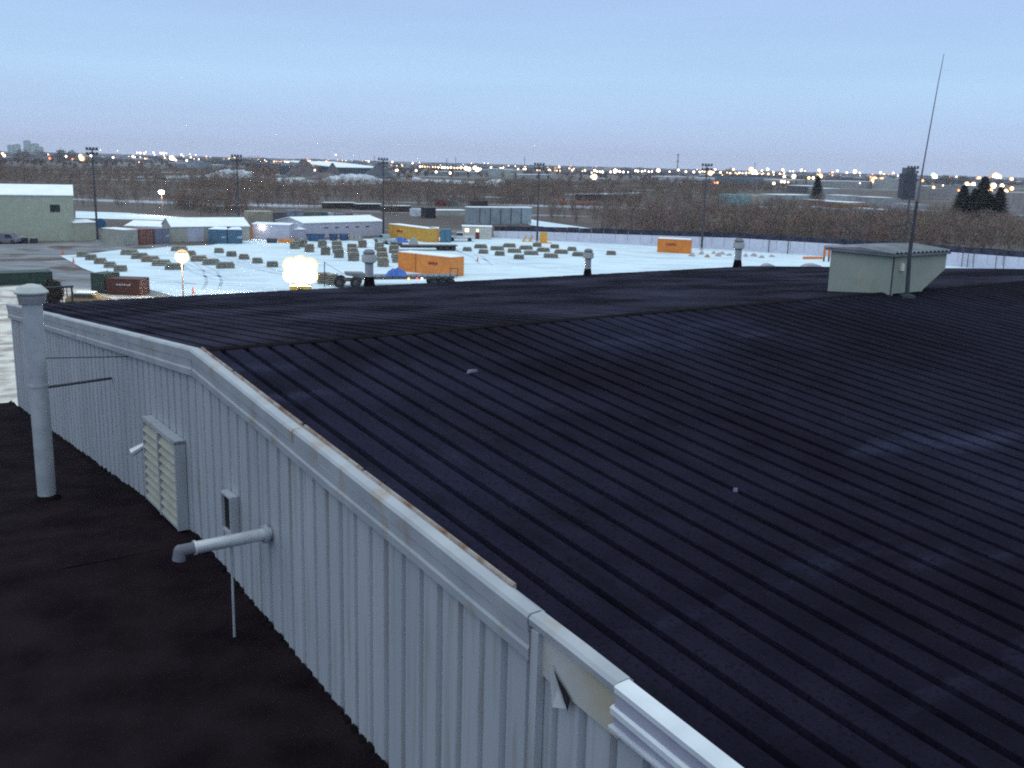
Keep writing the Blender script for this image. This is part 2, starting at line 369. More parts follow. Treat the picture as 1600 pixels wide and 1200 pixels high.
# clips / screws standing on the flashing and seam covers
mb = MB()
for px, py in ((347, 593), (452, 672), (540, 745), (578, 772), (785, 917)):
    p = on_wall(px, py, .16); mb.box(.12, .20, p.y - .03, p.y + .03, p.z - .05, p.z + .08)
mb.build('clips', M_galvl, bld)['kind'] = 'stuff'
# vertical corner strip at the joint and the folded flap
p = on_wall(840, 985); mb = MB().box(-.03, .05, p.y - .05, p.y + .05, 2, p.z); mb.build('cover_strip', M_wall, bld)
p = on_wall(873, 1075); mb = MB(); mb.hexa([(-.01, p.y + .13, p.z + .12), (.02, p.y + .13, p.z + .12), (.02, p.y - .10, p.z - .14), (-.01, p.y - .10, p.z - .14), (-.02, p.y + .11, p.z + .16), (.02, p.y + .11, p.z + .16), (.02, p.y - .05, p.z - .12), (-.10, p.y - .05, p.z - .12)])
mb.build('bent_flap', M_trim, bld)
mb = MB().quad((.0, p.y + .08, p.z + .13), (.0, p.y - .16, p.z - .02), (.0, p.y - .13, p.z - .15)); mb.build('torn_hole', M_dark, bld)

# louvre box
a = on_wall(222, 668, -.13); b = on_wall(272, 692, -.13); c = on_wall(230, 788, -.13); g1, g0 = a.y, b.y; zt = max(a.z, b.z); zb = on_wall(283, 832, -.13).z - .03
lv = bpy.data.objects.new('louvre', None); col.objects.link(lv); lv.parent = bld
mb = MB(); mb.box(-.13, .05, g0, g0 + .05, zb, zt).box(-.13, .05, g1 - .05, g1, zb, zt).box(-.13, .05, g0, g1, zt - .05, zt + .02).box(-.12, .03, g0 + .05, g1 - .05, zb, zb + .05)
mb.box(-.145, -.05, (g0+g1)/2 - .03, (g0+g1)/2 + .03, zb, zt - .05)
mb.build('louvre_frame', M_wall, lv)
n = 9; mb = MB()
for i in range(n):
    z = zb + .07 + (zt - zb - .14)*i/n; hh = (zt - zb - .14)/n
    for (ga, gb) in ((g0 + .05, (g0+g1)/2 - .03), ((g0+g1)/2 + .03, g1 - .05)):
        mb.hexa([(-.14, ga, z), (-.12, ga, z), (-.12, gb, z), (-.14, gb, z), (-.05, ga, z + hh*.95), (-.03, ga, z + hh*.95), (-.03, gb, z + hh*.95), (-.05, gb, z + hh*.95)])
mb.build('louvre_blades', M_beige, lv)
MB().box(-.02, .02, g0 + .05, g1 - .05, zb + .05, zt - .05).build('duct_opening', M_dark, lv)
mb = MB().cyl((-.05, g1 + .12, zb + 1.0), (-.30, g1 + .16, zb + .86), .05, .08, n=10); mb.build('wall_lamp', M_galvl, bld)
# small hood with dark opening
a = on_wall(345, 770, -.08); b = on_wall(357, 778, -.08); zt = a.z; zb = on_wall(346, 822, -.08).z; g1, g0 = a.y, b.y - .02
mb = MB().box(-.08, .05, g0 - .03, g0, zb - .03, zt + .03).box(-.08, .05, g1, g1 + .03, zb - .03, zt + .03).box(-.08, .05, g0, g1, zt, zt + .03).box(-.08, .05, g0, g1, zb - .03, zb)
wb = mb.build('wall_vent', M_wall, bld); MB().box(-.03, .02, g0, g1, zb, zt).build('vent_opening', M_dark, wb)
# stub pipe through the wall
p = on_wall(422, 833, 0.05); e1 = None
def wl(px, py, g):   # point on the vertical plane y=g (local) along a pixel ray
    d = ray(px, py); t = (g + Vector((A0.x, A0.y, 0)).dot(Gv)) / d.dot(Gv); return loc_of(Vector((0, 0, HC)) + d*t)
q = wl(306, 859, p.y); q2 = wl(274, 866, p.y)
wp = thing('drain_pipe', 'bright horizontal metal pipe sticking out of the pale wall, dark elbow at its end', 'pipe', BL, RZ)
MB().cyl((.05, p.y, p.z), (q.x, p.y, p.z), .085, n=20).build('pipe', M_galvl, wp, smooth=False)
MB().cyl((.0, p.y, p.z), (-.06, p.y, p.z), .13, n=20).build('wall_collar', M_galv, wp)
MB().cyl((q.x, p.y, p.z), (q.x - .03, p.y, p.z), .10, n=20).build('joint_ring', M_galvl, wp)
mb = MB().cyl((q.x - .03, p.y, p.z), (q2.x + .06, p.y, p.z), .078, n=18).ball((q2.x + .06, p.y, p.z), .08, n=14, k=8).cyl((q2.x + .06, p.y, p.z), (q2.x + .04, p.y, p.z - .13), .08, .085, n=18)
mb.build('elbow', mat('dull_rubber', (.13, .135, .17), rough=.6), wp)
# support rod to the lower roof
LT = HC - S + -1.06437879*S    # lower ridge height
LT = RIDGE - 1.06437879*S
r1 = wl(361, 851, p.y); zl = LT - SL*abs(p.y)
MB().cyl((r1.x, p.y, p.z - .08), (r1.x, p.y, zl), .018, n=8).build('support_rod', M_galv, wp)

# ---------------------------------------------------------------- lower building
low = thing('lower_building', 'lower building with dark flat-looking roof beside the pale corrugated wall', 'building', BL, RZ)
def low_slope(g0, g1):
    mb = MB(); nx, ny = 24, 24; x0, x1 = -16, .04
    for j in range(ny + 1):
        for i in range(nx + 1):
            g = g0 + (g1 - g0)*j/ny; mb.v.append((x0 + (x1 - x0)*i/nx, g, LT - SL*abs(g) + rnd.uniform(-.012, .012)))
    for j in range(ny):
        for i in range(nx):
            a = j*(nx+1) + i; mb.f.append((a, a+1, a+nx+2, a+nx+1) if g1 > g0 else (a, a+nx+1, a+nx+2, a+1)); mb.m.append(0)
    return mb
GL = on_wall(14, 628).y
low_slope(0, GL).build('roof_slope', M_roof2, low); low_slope(0, -GE).build('roof_slope', M_roof2, low)
mb = MB()   # closure strip teeth along the wall foot
g = -GE + .1
while g < GL - .2:
    hgt = rnd.uniform(.0, .05); zz = LT - SL*abs(g); mb.hexa([(-.07, g, zz - .02), (.055, g, zz - .02), (.055, g + .15, zz - .02), (-.07, g + .15, zz - .02), (.03, g + .02, zz + hgt), (.055, g + .02, zz + hgt + .02), (.055, g + .15, zz + hgt + .02), (.03, g + .15, zz + hgt)]); g += .381/2 + rnd.uniform(-.02, .02)
mb.build('closure_strip', M_tar, low)
zlo = LT - SL*GL; zl2 = LT - SL*GE
mb = MB().box(-15.9, .0, GL - .2, GL - .02, 0, zlo - .05).box(-15.9, .0, -GE + .02, -GE + .2, 0, zl2 - .05)
mb.quad((-15.92, -GE, 0), (-15.92, GL, 0), (-15.92, GL, zlo - .03), (-15.92, 0, LT - .03), (-15.92, -GE, zl2 - .03)); mb.build('wall', M_wall, low)

# exhaust stack on the lower roof
b0 = on_slope(74, 780, False, LT)
if b0.y > 0: b0 = on_slope(74, 780, True, LT)
Pw = Vector((A0.x, A0.y, 0)) + Ev*b0.x + Gv*b0.y + Vector((0, 0, b0.z)); D0 = Pw.y
ppm = F / (D0*math.cos(PIT))
def zat(px, py):
    d = ray(px, py); t = Pw.y/d.y; return HC + d.z*t
zt = zat(62, 470); r_ = 15.6/ppm
st = thing('exhaust_stack', 'tall pale grey exhaust stack with a round hood standing on the dark lower roof', 'chimney', (Pw.x, Pw.y, Pw.z), 0)
H_ = zt - Pw.z
MB().cyl((0, 0, -.05), (0, 0, H_), r_*.93, r_, n=28, caps=False).build('pipe', M_galv, st, smooth=True)
MB().cyl((0, 0, H_*.58), (0, 0, H_*.58 + .05), r_*1.03, n=28).build('pipe_band', M_galv, st)
MB().cyl((0, 0, -.06), (0, 0, .10), r_*1.7, r_*1.1, n=24).build('roof_flashing', M_tar, st)
MB().cyl((0, 0, H_ - .04), (0, 0, H_ + .05), r_*1.25, r_*1.35, n=28).cyl((0, 0, H_ + .05), (0, 0, H_ + .14), r_*1.38, n=28).build('hood_ring', mat('hood_band', (.19, .20, .23), (.26, .26, .28), scale=3, rough=.6), st)
MB().cyl((0, 0, H_ + .14), (0, 0, H_ + .17), r_*1.62, r_*1.66, n=28).cyl((0, 0, H_ + .17), (0, 0, H_ + .27), r_*1.66, r_*1.1, n=28).cyl((0, 0, H_ + .27), (0, 0, H_ + .31), r_*1.1, r_*.4, n=28).build('hood', mat('hood_top', (.34, .38, .38), (.44, .46, .45), scale=2, rough=.5), st)
Ed = Ev
def stay(py0, px1, py1, r, nm):
    z0 = zat(62, py0); w1 = on_wall(px1, py1, .05); Wp = Vector((A0.x, A0.y, 0)) + Ev*w1.x + Gv*w1.y + Vector((0, 0, w1.z))
    MB().cyl((0, 0, z0 - Pw.z), tuple(Wp - Pw), r, n=8).build(nm, M_steel, st)
stay(560, 200, 557, .012, 'stay_wire'); stay(607, 174, 591, .028, 'stay_bar')

# roof vents at the far eave
def roof_vent(px, py, label, sc_=1.0, hpx=55):
    p = on_slope(px, py, True); P = Vector((A0.x, A0.y, 0)) + Ev*p.x + Gv*p.y + Vector((0, 0, p.z))
    k = hpx*P.y/F
    v = thing('roof_vent', label, 'vent', tuple(P), RZ, 'vent stacks along the far roof edge')
    MB().cyl((0, 0, -.05), (0, 0, .25*k), .17*k, .125*k, n=16).build('base_flashing', M_tar, v)
    MB().cyl((0, 0, .2*k), (0, 0, .66*k), .12*k, n=18, caps=False).build('pipe', M_galv, v, smooth=True)
    MB().cyl((0, 0, .62*k), (0, 0, .66*k), .13*k, .19*k, n=20).cyl((0, 0, .66*k), (0, 0, .86*k), .205*k, n=20).build('drum', mat('vent_drum', (.42, .45, .46), (.50, .50, .50), scale=3), v)
    MB().cyl((0, 0, .86*k), (0, 0, .93*k), .15*k, .17*k, n=20).cyl((0, 0, .93*k), (0, 0, 1.0*k), .17*k, .10*k, n=20).build('cap', mat('vent_cap', (.16, .16, .19), (.22, .22, .25), scale=3), v)
    return v
roof_vent(577, 446, 'vent stack with a drum cap in front of the timber stacks and flatbed trailer', hpx=56)
roof_vent(918, 430, 'vent stack with a pale drum cap standing alone against the empty snow yard', hpx=41)
roof_vent(1152, 417, 'rightmost vent stack, with two pale cap lobes, at the corner of the dark roof', hpx=44)

# rooftop housing
nb = on_slope(1391, 461, False); 
if nb.y > 0: nb = on_slope(1391, 461, True)
hut = thing('roof_housing', 'pale green rusty box housing with ribbed low roof on the ridge of the dark roof', 'roof housing',
            tuple(Vector((A0.x, A0.y, 0)) + Ev*nb.x + Gv*nb.y + Vector((0, 0, nb.z))), RZ)
def hl(px, py, y=None, x=None):   # local coords in hut frame on plane local y=0 (E-face) or x=0 (G-face)
    d = ray(px, py); o = Vector((0, 0, HC)) - hut.location
    ax = Gv if y is not None else Ev
    t = -o.dot(ax)/d.dot(ax); q = o + d*t; return Vector((q.dot(Ev), q.dot(Gv), q.z))
top = hl(1393, 399, y=0).z; lx = hl(1480, 393, y=0).x; ly = hl(1299, 390, x=0).y
cutz = hl(1482, 420, y=0); c2 = hl(1442, 452, y=0)
mb = MB()
mb.prism([(0, -.3), (c2.x*.8, -.3), (c2.x, c2.z), (lx, cutz.z), (lx, top), (0, top)], 0, ly, axis='y')
mb.build('wall', M_hut, hut)
MB().box(lx*.30 - .025, lx*.30 + .025, -.012, 0.01, .02, top - .03).build('seam', M_steel, hut)
MB().box(-.014, .014, -.014, .014, -.1, top - .02).build('corner_strip', M_steel, hut)
mb = MB().box(-.10, lx + .06, -.08, ly + .12, top - .03, top + .035); mb.build('eave_edge', M_hutroof, hut)
mb = MB(); nr = 14
for i in range(nr):
    x0 = -.12 + (lx + .20)*i/nr; x1 = -.12 + (lx + .20)*(i + 1)/nr; w_ = (x1 - x0)
    for (ya, yb, za, zb_) in ((-.10, ly*.5, top + .04, top + .13), (ly + .14, ly*.5, top + .04, top + .13)):
        mb.quad((x0, ya, za), (x0 + w_*.45, ya, za + .05), (x0 + w_*.45, yb, zb_ + .05), (x0, yb, zb_)); mb.quad((x0 + w_*.45, ya, za + .05), (x1, ya, za), (x1, yb, zb_), (x0 + w_*.45, yb, zb_ + .05))
mb.quad((-.12, -.10, top + .036), (-.12, ly + .14, top + .036), (-.12, ly*.5, top + .13)); mb.quad((lx + .08, -.10, top + .036), (lx + .08, ly + .14, top + .036), (lx + .08, ly*.5, top + .13))
mb.build('housing_roof', M_hutroof, hut)
MB().box(.1, c2.x*.9, -.12, ly - .1, -.5, .03).build('tar_kerb', M_tar, hut)
MB().box(lx*.30 - .05 - .35, lx*.30 - .28, -.05, -.001, top*.60, top*.78).build('label_plate', mat('pale_plate', (.7, .68, .62)), hut)

# whip antenna
ap = on_slope(1417, 464, False); 
if ap.y > 0: ap = on_slope(1417, 464, True)
AP = Vector((A0.x, A0.y, 0)) + Ev*ap.x + Gv*ap.y + Vector((0, 0, ap.z))
an = thing('whip_antenna', 'very tall thin whip antenna leaning slightly right above the green rooftop box', 'antenna', tuple(AP), 0)
def ant(px, py): d = ray(px, py); t = AP.y/d.y; return Vector((0, 0, HC)) + d*t - AP
pts = [ant(*q) for q in ((1417, 464), (1421, 400), (1426, 360), (1433, 315), (1444, 252), (1456, 185), (1466, 130), (1475, 84))]
mb = MB(); rr = [.055, .05, .045, .034, .018, .014, .011, .007]
for i in range(3): mb.cyl(pts[i], pts[i+1], rr[i], rr[i+1], n=10)
mb.build('mast_tube', M_steel, an)
mb = MB()
for i in range(3, 7): mb.cyl(pts[i], pts[i+1], rr[i], rr[i+1], n=8)
mb.cyl(pts[3]*.999, pts[3]*1.001 + Vector((0, 0, .05)), .05, n=8)
mb.build('whip', mat('whip_grey', (.16, .16, .20), rough=.6), an)
MB().box(-.15, .15, -.15, .15, -.05, .06).build('base_plate', M_steel, an)

# guard rail at the far left roof corner
p = on_slope(12, 474, True); gr = thing('guard_rail', 'small low metal guard rail at the far left corner of the roof', 'rail', tuple(Vector((A0.x, A0.y, 0)) + Ev*.3 + Gv*(GE - .25) + Vector((0, 0, RIDGE - SL*GE))), RZ)
mb = MB()
for x_ in (0, .75, 1.5): MB().cyl((x_, 0, -.02), (x_, 0, .5), .03, n=8).build('post', M_steel, gr)
MB().cyl((-.05, 0, .5), (1.55, 0, .5), .035, n=8).build('top_rail', M_steel, gr)

# ---- air
hz = MB().box(-6000, 6000, -150, 7000, -1, 110).build('haze', bpy.data.materials.new('haze_air')); hz['kind'] = 'stuff'
hm = bpy.data.materials['haze_air']; hm.use_nodes = True; hn = hm.node_tree; hn.nodes.remove(hn.nodes['Principled BSDF'])
pv = hn.nodes.new('ShaderNodeVolumePrincipled'); pv.inputs['Color'].default_value = (.93, .96, 1.0, 1); pv.inputs['Density'].default_value = .00009; pv.inputs['Anisotropy'].default_value = .3
hn.links.new(pv.outputs[0], hn.nodes['Material Output'].inputs['Volume'])

# felt laps on the lower roof and scraps on the big roof
M_scrap = mat('scrap_white', (.16, .16, .22), rough=.7)
for px, py, w_, d_, lb in ((1149, 767, .028, .025, 'tiny bright scrap lying on the dark ribbed roof right of centre'), (738, 581, .22, .02, 'small pale streak of frozen scrap on the dark roof below the ridge')):
    p = on_slope(px, py, False); t = MB().hexa([(-w_/2, -d_, -.02), (w_/2, -d_, -.02), (w_/2, d_, -.02), (-w_/2, d_, -.02), (-w_/2*.8, -d_*.7, .02), (w_/2*.7, -d_*.8, .03), (w_/2*.8, d_*.7, .02), (-w_/2*.7, d_*.8, .03)]).build('scrap', M_scrap, loc=tuple(Vector((A0.x, A0.y, 0)) + Ev*p.x + Gv*p.y + Vector((0, 0, p.z + .01))), rz=RZ + .2); tag(t, lb, 'scrap')

# ================================================================ the yard and what stands beyond
def mpp(y_, x_=800): return None
def height_px(P, px):   # metres that px photo pixels span at ground point P
    return px*(P.y*math.cos(PIT) + HC*math.sin(PIT))/F
C_or = (.72, .24, .045); C_ye = (.62, .34, .06); C_teal = (.05, .16, .24); C_blue = (.07, .13, .22); C_rust = (.20, .075, .055)
C_grey = (.24, .25, .25); C_bg = (.17, .18, .26); C_bei = (.42, .40, .32); C_white = (.62, .63, .68); C_lil = (.50, .50, .60); C_red = (.25, .06, .06)
def sheet_sides(mb, x0, x1, y0, y1, z0, z1, sp=.28, d=.035):
    """corrugated long sides (x runs along) of a container body"""
    n = max(3, int((x1 - x0)/sp)); st = (x1 - x0)/n
    for sy, yy in ((-1, y0), (1, y1)):
        for i in range(n):
            a = x0 + i*st; q = [(a, yy), (a + st*.4, yy), (a + st*.5, yy - sy*d), (a + st*.9, yy - sy*d), (a + st, yy)]
            for p, r in zip(q, q[1:]): mb.quad((p[0], p[1], z0), (r[0], r[1], z0), (r[0], r[1], z1), (p[0], p[1], z1))
def container(p1, p2, depth, h, color, label, cname='container', end='none', snow=True, group=None, name='shipping_container', mark=None, cat='container'):
    c, rz, wd = face_place(p1, p2)
    t = thing(name, label, cat, (c.x, c.y, c.z), rz, group); m = paint('paint_%s_%d' % (name, int(color[0]*999)), color)
    mb = MB(); x0, x1, y0, y1 = -wd/2, wd/2, 0, depth
    mb.box(x0, x1, y0, y1, .0, .16).box(x0, x1, y0, y1, h - .12, h)
    for xx in (x0, x1 - .12):
        for yy in (y0, y1 - .12): mb.box(xx, xx + .12, yy, yy + .12, .16, h - .12)
    sheet_sides(mb, x0 + .12, x1 - .12, y0 + .04, y1 - .04, .16, h - .12)
    mb.box(x0 + .04, x0 + .08, y0 + .1, y1 - .1, .16, h - .12).box(x1 - .08, x1 - .04, y0 + .1, y1 - .1, .16, h - .12)
    mb.build('body', m, t)
    if end in ('front', 'right'):
        for k in (0, 1):
            q = MB()
            if end == 'front':
                xa = x0 + .1 + k*(wd - .2)/2; xb = xa + (wd - .2)/2 - .02; q.box(xa, xb, -.03, .03, .18, h - .14); d_ = q.build('door', m, t)
                r = MB(); 
                for f in (.3, .7): r.cyl((xa + (xb - xa)*f, -.06, .15), (xa + (xb - xa)*f, -.06, h - .12), .022, n=6)
                r.build('locking_bars', M_galv, d_)['kind'] = 'stuff'
            else:
                ya = y0 + .1 + k*(depth - .2)/2; yb = ya + (depth - .2)/2 - .02; q.box(x1 - .03, x1 + .03, ya, yb, .18, h - .14); q.build('door', m, t)
    if snow: MB().box(x0 + .03, x1 - .03, y0 + .03, y1 - .03, h, h + .10).build('roof_snow', M_snowroof, t)
    if mark:
        mc, mx, mz, mw, mh = mark; mb = MB(); xx = mx*wd - wd/2; k = 0
        while xx < mx*wd - wd/2 + mw:
            ww = rnd.uniform(.10, .22); hh = mh*rnd.uniform(.55, 1); mb.hexa([(xx, -.035, mz*h), (xx + ww, -.035, mz*h), (xx + ww, .01, mz*h), (xx, .01, mz*h), (xx + .12, -.035, mz*h + hh), (xx + ww + .06, -.035, mz*h + hh), (xx + ww + .06, .01, mz*h + hh), (xx + .12, .01, mz*h + hh)]); xx += ww + rnd.uniform(.03, .09)
        o = mb.build('lettering', mc, t); o['kind'] = 'stuff'
    return t
M_redmark = paint('red_mark', (.35, .04, .03)); M_whmark = paint('white_mark', (.55, .62, .66))

# ---- container row at the left
a = gp(194, 385); b = gp(266, 380.5); d = (b - a)
for k, (f0, f1, c_, lb) in enumerate(((0, .30, (.34, .35, .31), 'grey weathered shipping container, left end of the dull row, its long side showing'),
                                   (.32, .64, C_rust, 'rusty brown shipping container standing between grey and blue-grey ones'),
                                   (.66, 1.0, C_bg, 'dull blue-grey shipping container at the right end of the dull row'))):
    container(a + d*f0, a + d*f1, 6.1, 2.75, c_, lb, end='front', snow=(k == 0), group='dull containers in a row', name='shipping_container', mark=(M_whmark, .72, .45, .5, .5) if k == 2 else None)
container(gp(326, 381), gp(355, 381.5), 6.1, 2.6, (.075, .15, .23), 'blue container with white markings, left of the blue pair', end='none', group='blue container pair', mark=(M_whmark, .70, .42, .7, .35))
container(gp(356.5, 381.5), gp(379, 381.5), 6.1, 2.6, (.075, .15, .23), 'blue container with white markings, right of the blue pair beside the orange one', group='blue container pair', mark=(M_whmark, .62, .42, .7, .35))
container(gp(381, 375.5), gp(393, 375.5), 3.0, 2.5, C_or, 'narrow orange container end on, beside the blue container pair', end='front', snow=False)
container(gp(1026.5, 394.5), gp(1078, 397), 2.44, 2.6, C_or, 'orange container with a small red mark standing alone by the white fence', end='right', mark=(M_redmark, .26, .55, 1.8, .45))
# ---- big orange pair near the flatbed
za = 2.75
def topgp(x, y, z): p = gp(x, y, z); return Vector((p.x, p.y, 0))
A_ = topgp(622, 393.5, za); B_ = topgp(705, 402.5, za)
container(A_, A_ + (B_ - A_)*.335, 2.6, za, C_or, 'orange container behind the blue box, left of the orange pair', group='orange pair behind the flatbed')
container(A_ + (B_ - A_)*.35, B_, 2.6, za, (.74, .26, .06), 'longer orange container with red mark and snowy roof, right of the orange pair', group='orange pair behind the flatbed', end='right', mark=(M_redmark, .35, .55, 1.6, .4))
# ---- yellow long container, orange end, teal one
A_ = topgp(607, 350, 2.7); B_ = topgp(668, 357.6, 2.7)
container(A_, B_, 2.5, 2.7, C_ye, 'long yellow container with snow along its roof, beside a small orange end', mark=(M_redmark, .22, .5, 2.0, .45))
container(gp(671, 378.5), gp(686, 378.8), 3.5, 2.7, C_or, 'orange container end between the yellow and the teal containers', end='front')
container(gp(687.5, 379), gp(704, 379.4), 3.5, 2.55, C_teal, 'dark teal container end right of the orange and yellow containers', end='front', snow=False)
# ---- near left skips
container(gp(-20, 447), gp(83, 443), 3.0, 1.45, (.022, .05, .045), 'long dark green container at the left edge, beyond the dark roof corner', end='none', snow=False)
container(gp(143, 458), gp(164, 460), 2.4, 2.3, (.03, .055, .05), 'small dark green bin beside the dark red box trailer', snow=False, name='waste_bin', cat='bin')
container(gp(166, 461), gp(219, 463), 2.5, 1.9, (.075, .03, .028), 'dark red box trailer partly hidden behind the roof edge', snow=False, name='box_trailer', cat='trailer', mark=(M_whmark, .3, .62, 1.6, .14))

def shed(p1, p2, depth, h, rise, wallc, label, name='shed', ridge='x', roofm=None, group=None, cat='building', windows=(), door=None, rad=None, over=.15, extra=None):
    c, rz, wd = face_place(p1, p2)
    t = thing(name, label, cat, (c.x, c.y, 0), rz, group); m = paint('wall_%s_%d_%d' % (name, int(wallc[0]*999), int(wallc[2]*999)), wallc, .86, 1.2); roofm = roofm or M_snowroof
    x0, x1 = -wd/2, wd/2
    if ridge == 'x': MB().prism([(0, 0), (depth, 0), (depth, h), (depth/2, h + rise), (0, h)], x0, x1, axis='x').build('wall', m, t)
    else: MB().prism([(x0, 0), (x1, 0), (x1, h), (0, h + rise), (x0, h)], 0, depth, axis='y').build('wall', m, t)
    o = over; th = .14
    mb = MB()
    if ridge == 'x':
        k = rise/(depth/2) if depth else 0
        mb.prism([(-o, h - k*o + .01), (depth/2, h + rise + .01), (depth + o, h - k*o + .01), (depth + o, h - k*o + th), (depth/2, h + rise + th), (-o, h - k*o + th)], x0 - o, x1 + o, axis='x')
    else:
        k = rise/(wd/2)
        mb.prism([(x0 - o, h - k*o + .01), (0, h + rise + .01), (x1 + o, h - k*o + .01), (x1 + o, h - k*o + th), (0, h + rise + th), (x0 - o, h - k*o + th)], -o, depth + o, axis='y')
    mb.build('roof', roofm, t)
    for (f, z0, ww, hh, lit) in windows:
        xx = x0 + f*wd; MB().box(xx - ww/2, xx + ww/2, -.04, .02, z0, z0 + hh).build('window', LIT if lit else M_glass, t)
    if door:
        f, ww, hh, dm = door; xx = x0 + f*wd; MB().box(xx - ww/2, xx + ww/2, -.05, .02, 0, hh).build('door', dm, t)
    return t
M_glass = mat('dark_glass', (.02, .025, .03), rough=.25, spec=.5)
LIT = mat('lit_window', (.8, .7, .5), emit=((1.0, .80, .40), 2.2))
# left beige warehouse: long front face, roof sloping back
PA = gp(-60, 377); PB = gp(118, 376)
hh = height_px(PB, 69); 
shed(PA, PB, 14, hh, 1.6, (.40, .43, .35), 'large pale beige warehouse with snowy roof and one small dark window', 'warehouse', windows=((.835, height_px(PB, 44), 1.6, 1.3, False),))
shed(gp(118.5, 376.5), gp(152, 375), 7, height_px(gp(150, 375), 27), .3, (.40, .41, .34), 'low beige annex between the big warehouse and the dull containers', 'annex')
shed(gp(196, 366), gp(262, 368), 9, 1.6, .8, C_bei, 'low beige shed with snowy roof behind the dull containers', 'shed')
shed(gp(269, 378), gp(390, 376), 8, 2.7, 1.35, (.40, .40, .36), 'long low shed with snowy roof and a pale door behind the blue containers', 'shed', door=(.30, 3.0, 2.5, paint('pale_door', (.5, .53, .66))))
# white trailer wall with two lamps
tr = shed(gp(395, 374), gp(452, 376), 5, 2.9, .2, C_lil, 'pale lilac site building carrying two bright lamps on its roof edge', 'site_building')
shed(gp(453, 374.5), gp(476, 374), 5, 1.9, .2, C_lil, 'low pale lean-to left of the long white building', 'shed')
shed(gp(475, 373), gp(599, 368), 10, 3.0, .9, (.50, .50, .60), 'long white building with snowy roof and a row of slit windows', 'long_building',
     windows=tuple((f, 1.9, .9, .22, False) for f in (.27, .40, .53, .66, .79)))
of = shed(gp(722, 373.5), gp(768, 374.5), 3.2, 2.6, .1, (.50, .47, .42), 'beige office trailer with two lit windows and a dark red door', 'office_trailer', cat='trailer',
     windows=((.16, 1.5, .8, .7, True), (.52, 1.55, .45, .55, True)), door=(.52, .8, 1.45, paint('dark_red_door', (.16, .03, .04))), over=.1)

# ---- container and railcar blocks beyond
def block(x0, x1, yb, yt, c, label, name='container', cat='container', depth=2.5, snow=True, seams=0, group=None, lit=False, h=None):
    p1, p2 = gp(x0, yb), gp(x1, yb); c0, rz, wd = face_place(p1, p2); h = height_px(p1, yb - yt)
    t = thing(name, label, cat, (c0.x, c0.y, 0), rz, group)
    m = paint('block_%d_%d_%d' % tuple(int(v*500) for v in c), c, .7, .5)
    mb = MB().box(-wd/2, wd/2, 0, depth, 0, h)
    mb.build('body', m, t)
    if snow: MB().box(-wd/2 - .1, wd/2 + .1, -.1, depth + .1, h, h + max(.12, h*.06)).build('roof', M_snowroof, t)
    for i in range(seams):
        xx = -wd/2 + wd*(i + 1)/(seams + 1); MB().box(xx - wd*.006, xx + wd*.006, -.06, .05, 0, h - .05).build('seam', M_steel, t)
    return t
block(388, 427, 352, 331, (.36, .33, .27), 'cream cabin with a maroon door strip behind the lamp-lit site building', 'cabin', 'cabin', 6, snow=False)
MB().box(-.4, .4, -.06, .01, .1, 2.2)
block(428, 449, 352, 332, (.11, .11, .14), 'dark grey container left of the grey stacked ones', snow=False)
block(450, 474, 350, 329, (.24, .26, .33), 'blue-grey stacked container behind the lean-to', snow=False, seams=1)
block(475, 503, 343, 331, (.13, .17, .16), 'dark green-grey container in the back row', snow=False)
block(504, 512, 343, 332, (.05, .14, .15), 'teal container left of the small pale tank', snow=False)
block(513, 522, 343, 333, (.42, .50, .52), 'small pale tank cabin in the back row', 'cabin', 'cabin', 3, snow=False)
block(523, 541, 343, 334, (.20, .22, .32), 'slate blue container behind the long white building', snow=False)
block(542, 551, 343, 334, (.14, .06, .06), 'maroon container in the back row', snow=False)
block(552, 563, 343, 335, (.42, .30, .22), 'tan rounded container in the back row', snow=False)
block(566, 584, 343, 336, (.30, .38, .40), 'pale green-grey container at the right of the back row', snow=False)
block(733, 830, 350, 325, (.30, .35, .40), 'long row wall of grey-blue trailers beyond the office trailer', 'trailer_row', 'trailers', 3, snow=True, seams=5)
block(648, 665, 338, 327, (.66, .72, .80), 'small white box cabin beside a black box', 'cabin', 'cabin', 4, snow=False)
block(665.5, 681, 341, 325, (.03, .03, .04), 'black box wagon beside a small white cabin', 'wagon', 'wagon', 4, snow=False)
block(682, 730, 337, 329, (.40, .40, .38), 'low pale shed between black wagon and grey trailers', 'shed', 'shed', 5)
for i, (x0, x1, yb, yt, lb) in enumerate(((508, 556, 326, 317, 'dark rail wagon with snow on top, leftmost on the siding'), (558, 598, 328, 319, 'dark rail wagon, second from the left on the siding'),
                                      (600, 642, 331, 322, 'dark rail wagon nearest the small white cabin on the siding'))):
    block(x0, x1, yb, yt, (.045, .035, .04), lb, 'rail_wagon', 'wagon', 3, group='dark rail wagons on the siding')
block(686, 698, 322, 312, (.20, .05, .06), 'dark red box standing in the brush beyond the black wagon', 'box_wagon', 'wagon', snow=False)
block(704, 716, 322, 313, (.15, .22, .25), 'teal-grey box right of the dark red box in the brush', 'box_wagon', 'wagon', snow=False)
block(740, 762, 323, 314, (.06, .04, .055), 'very dark box wagon in brush above the grey trailers', 'box_wagon', 'wagon', snow=False)
for x0, x1, yb, yt, c, lb in ((905, 945, 313, 304, (.07, .03, .04), 'dark maroon wagon above the orange machine'), (947, 1002, 316, 305, (.065, .04, .05), 'long dark maroon wagon right of the orange machine')):
    block(x0, x1, yb, yt, c, lb, 'rail_wagon', 'wagon', 3, snow=False, group='maroon wagons in the brush')
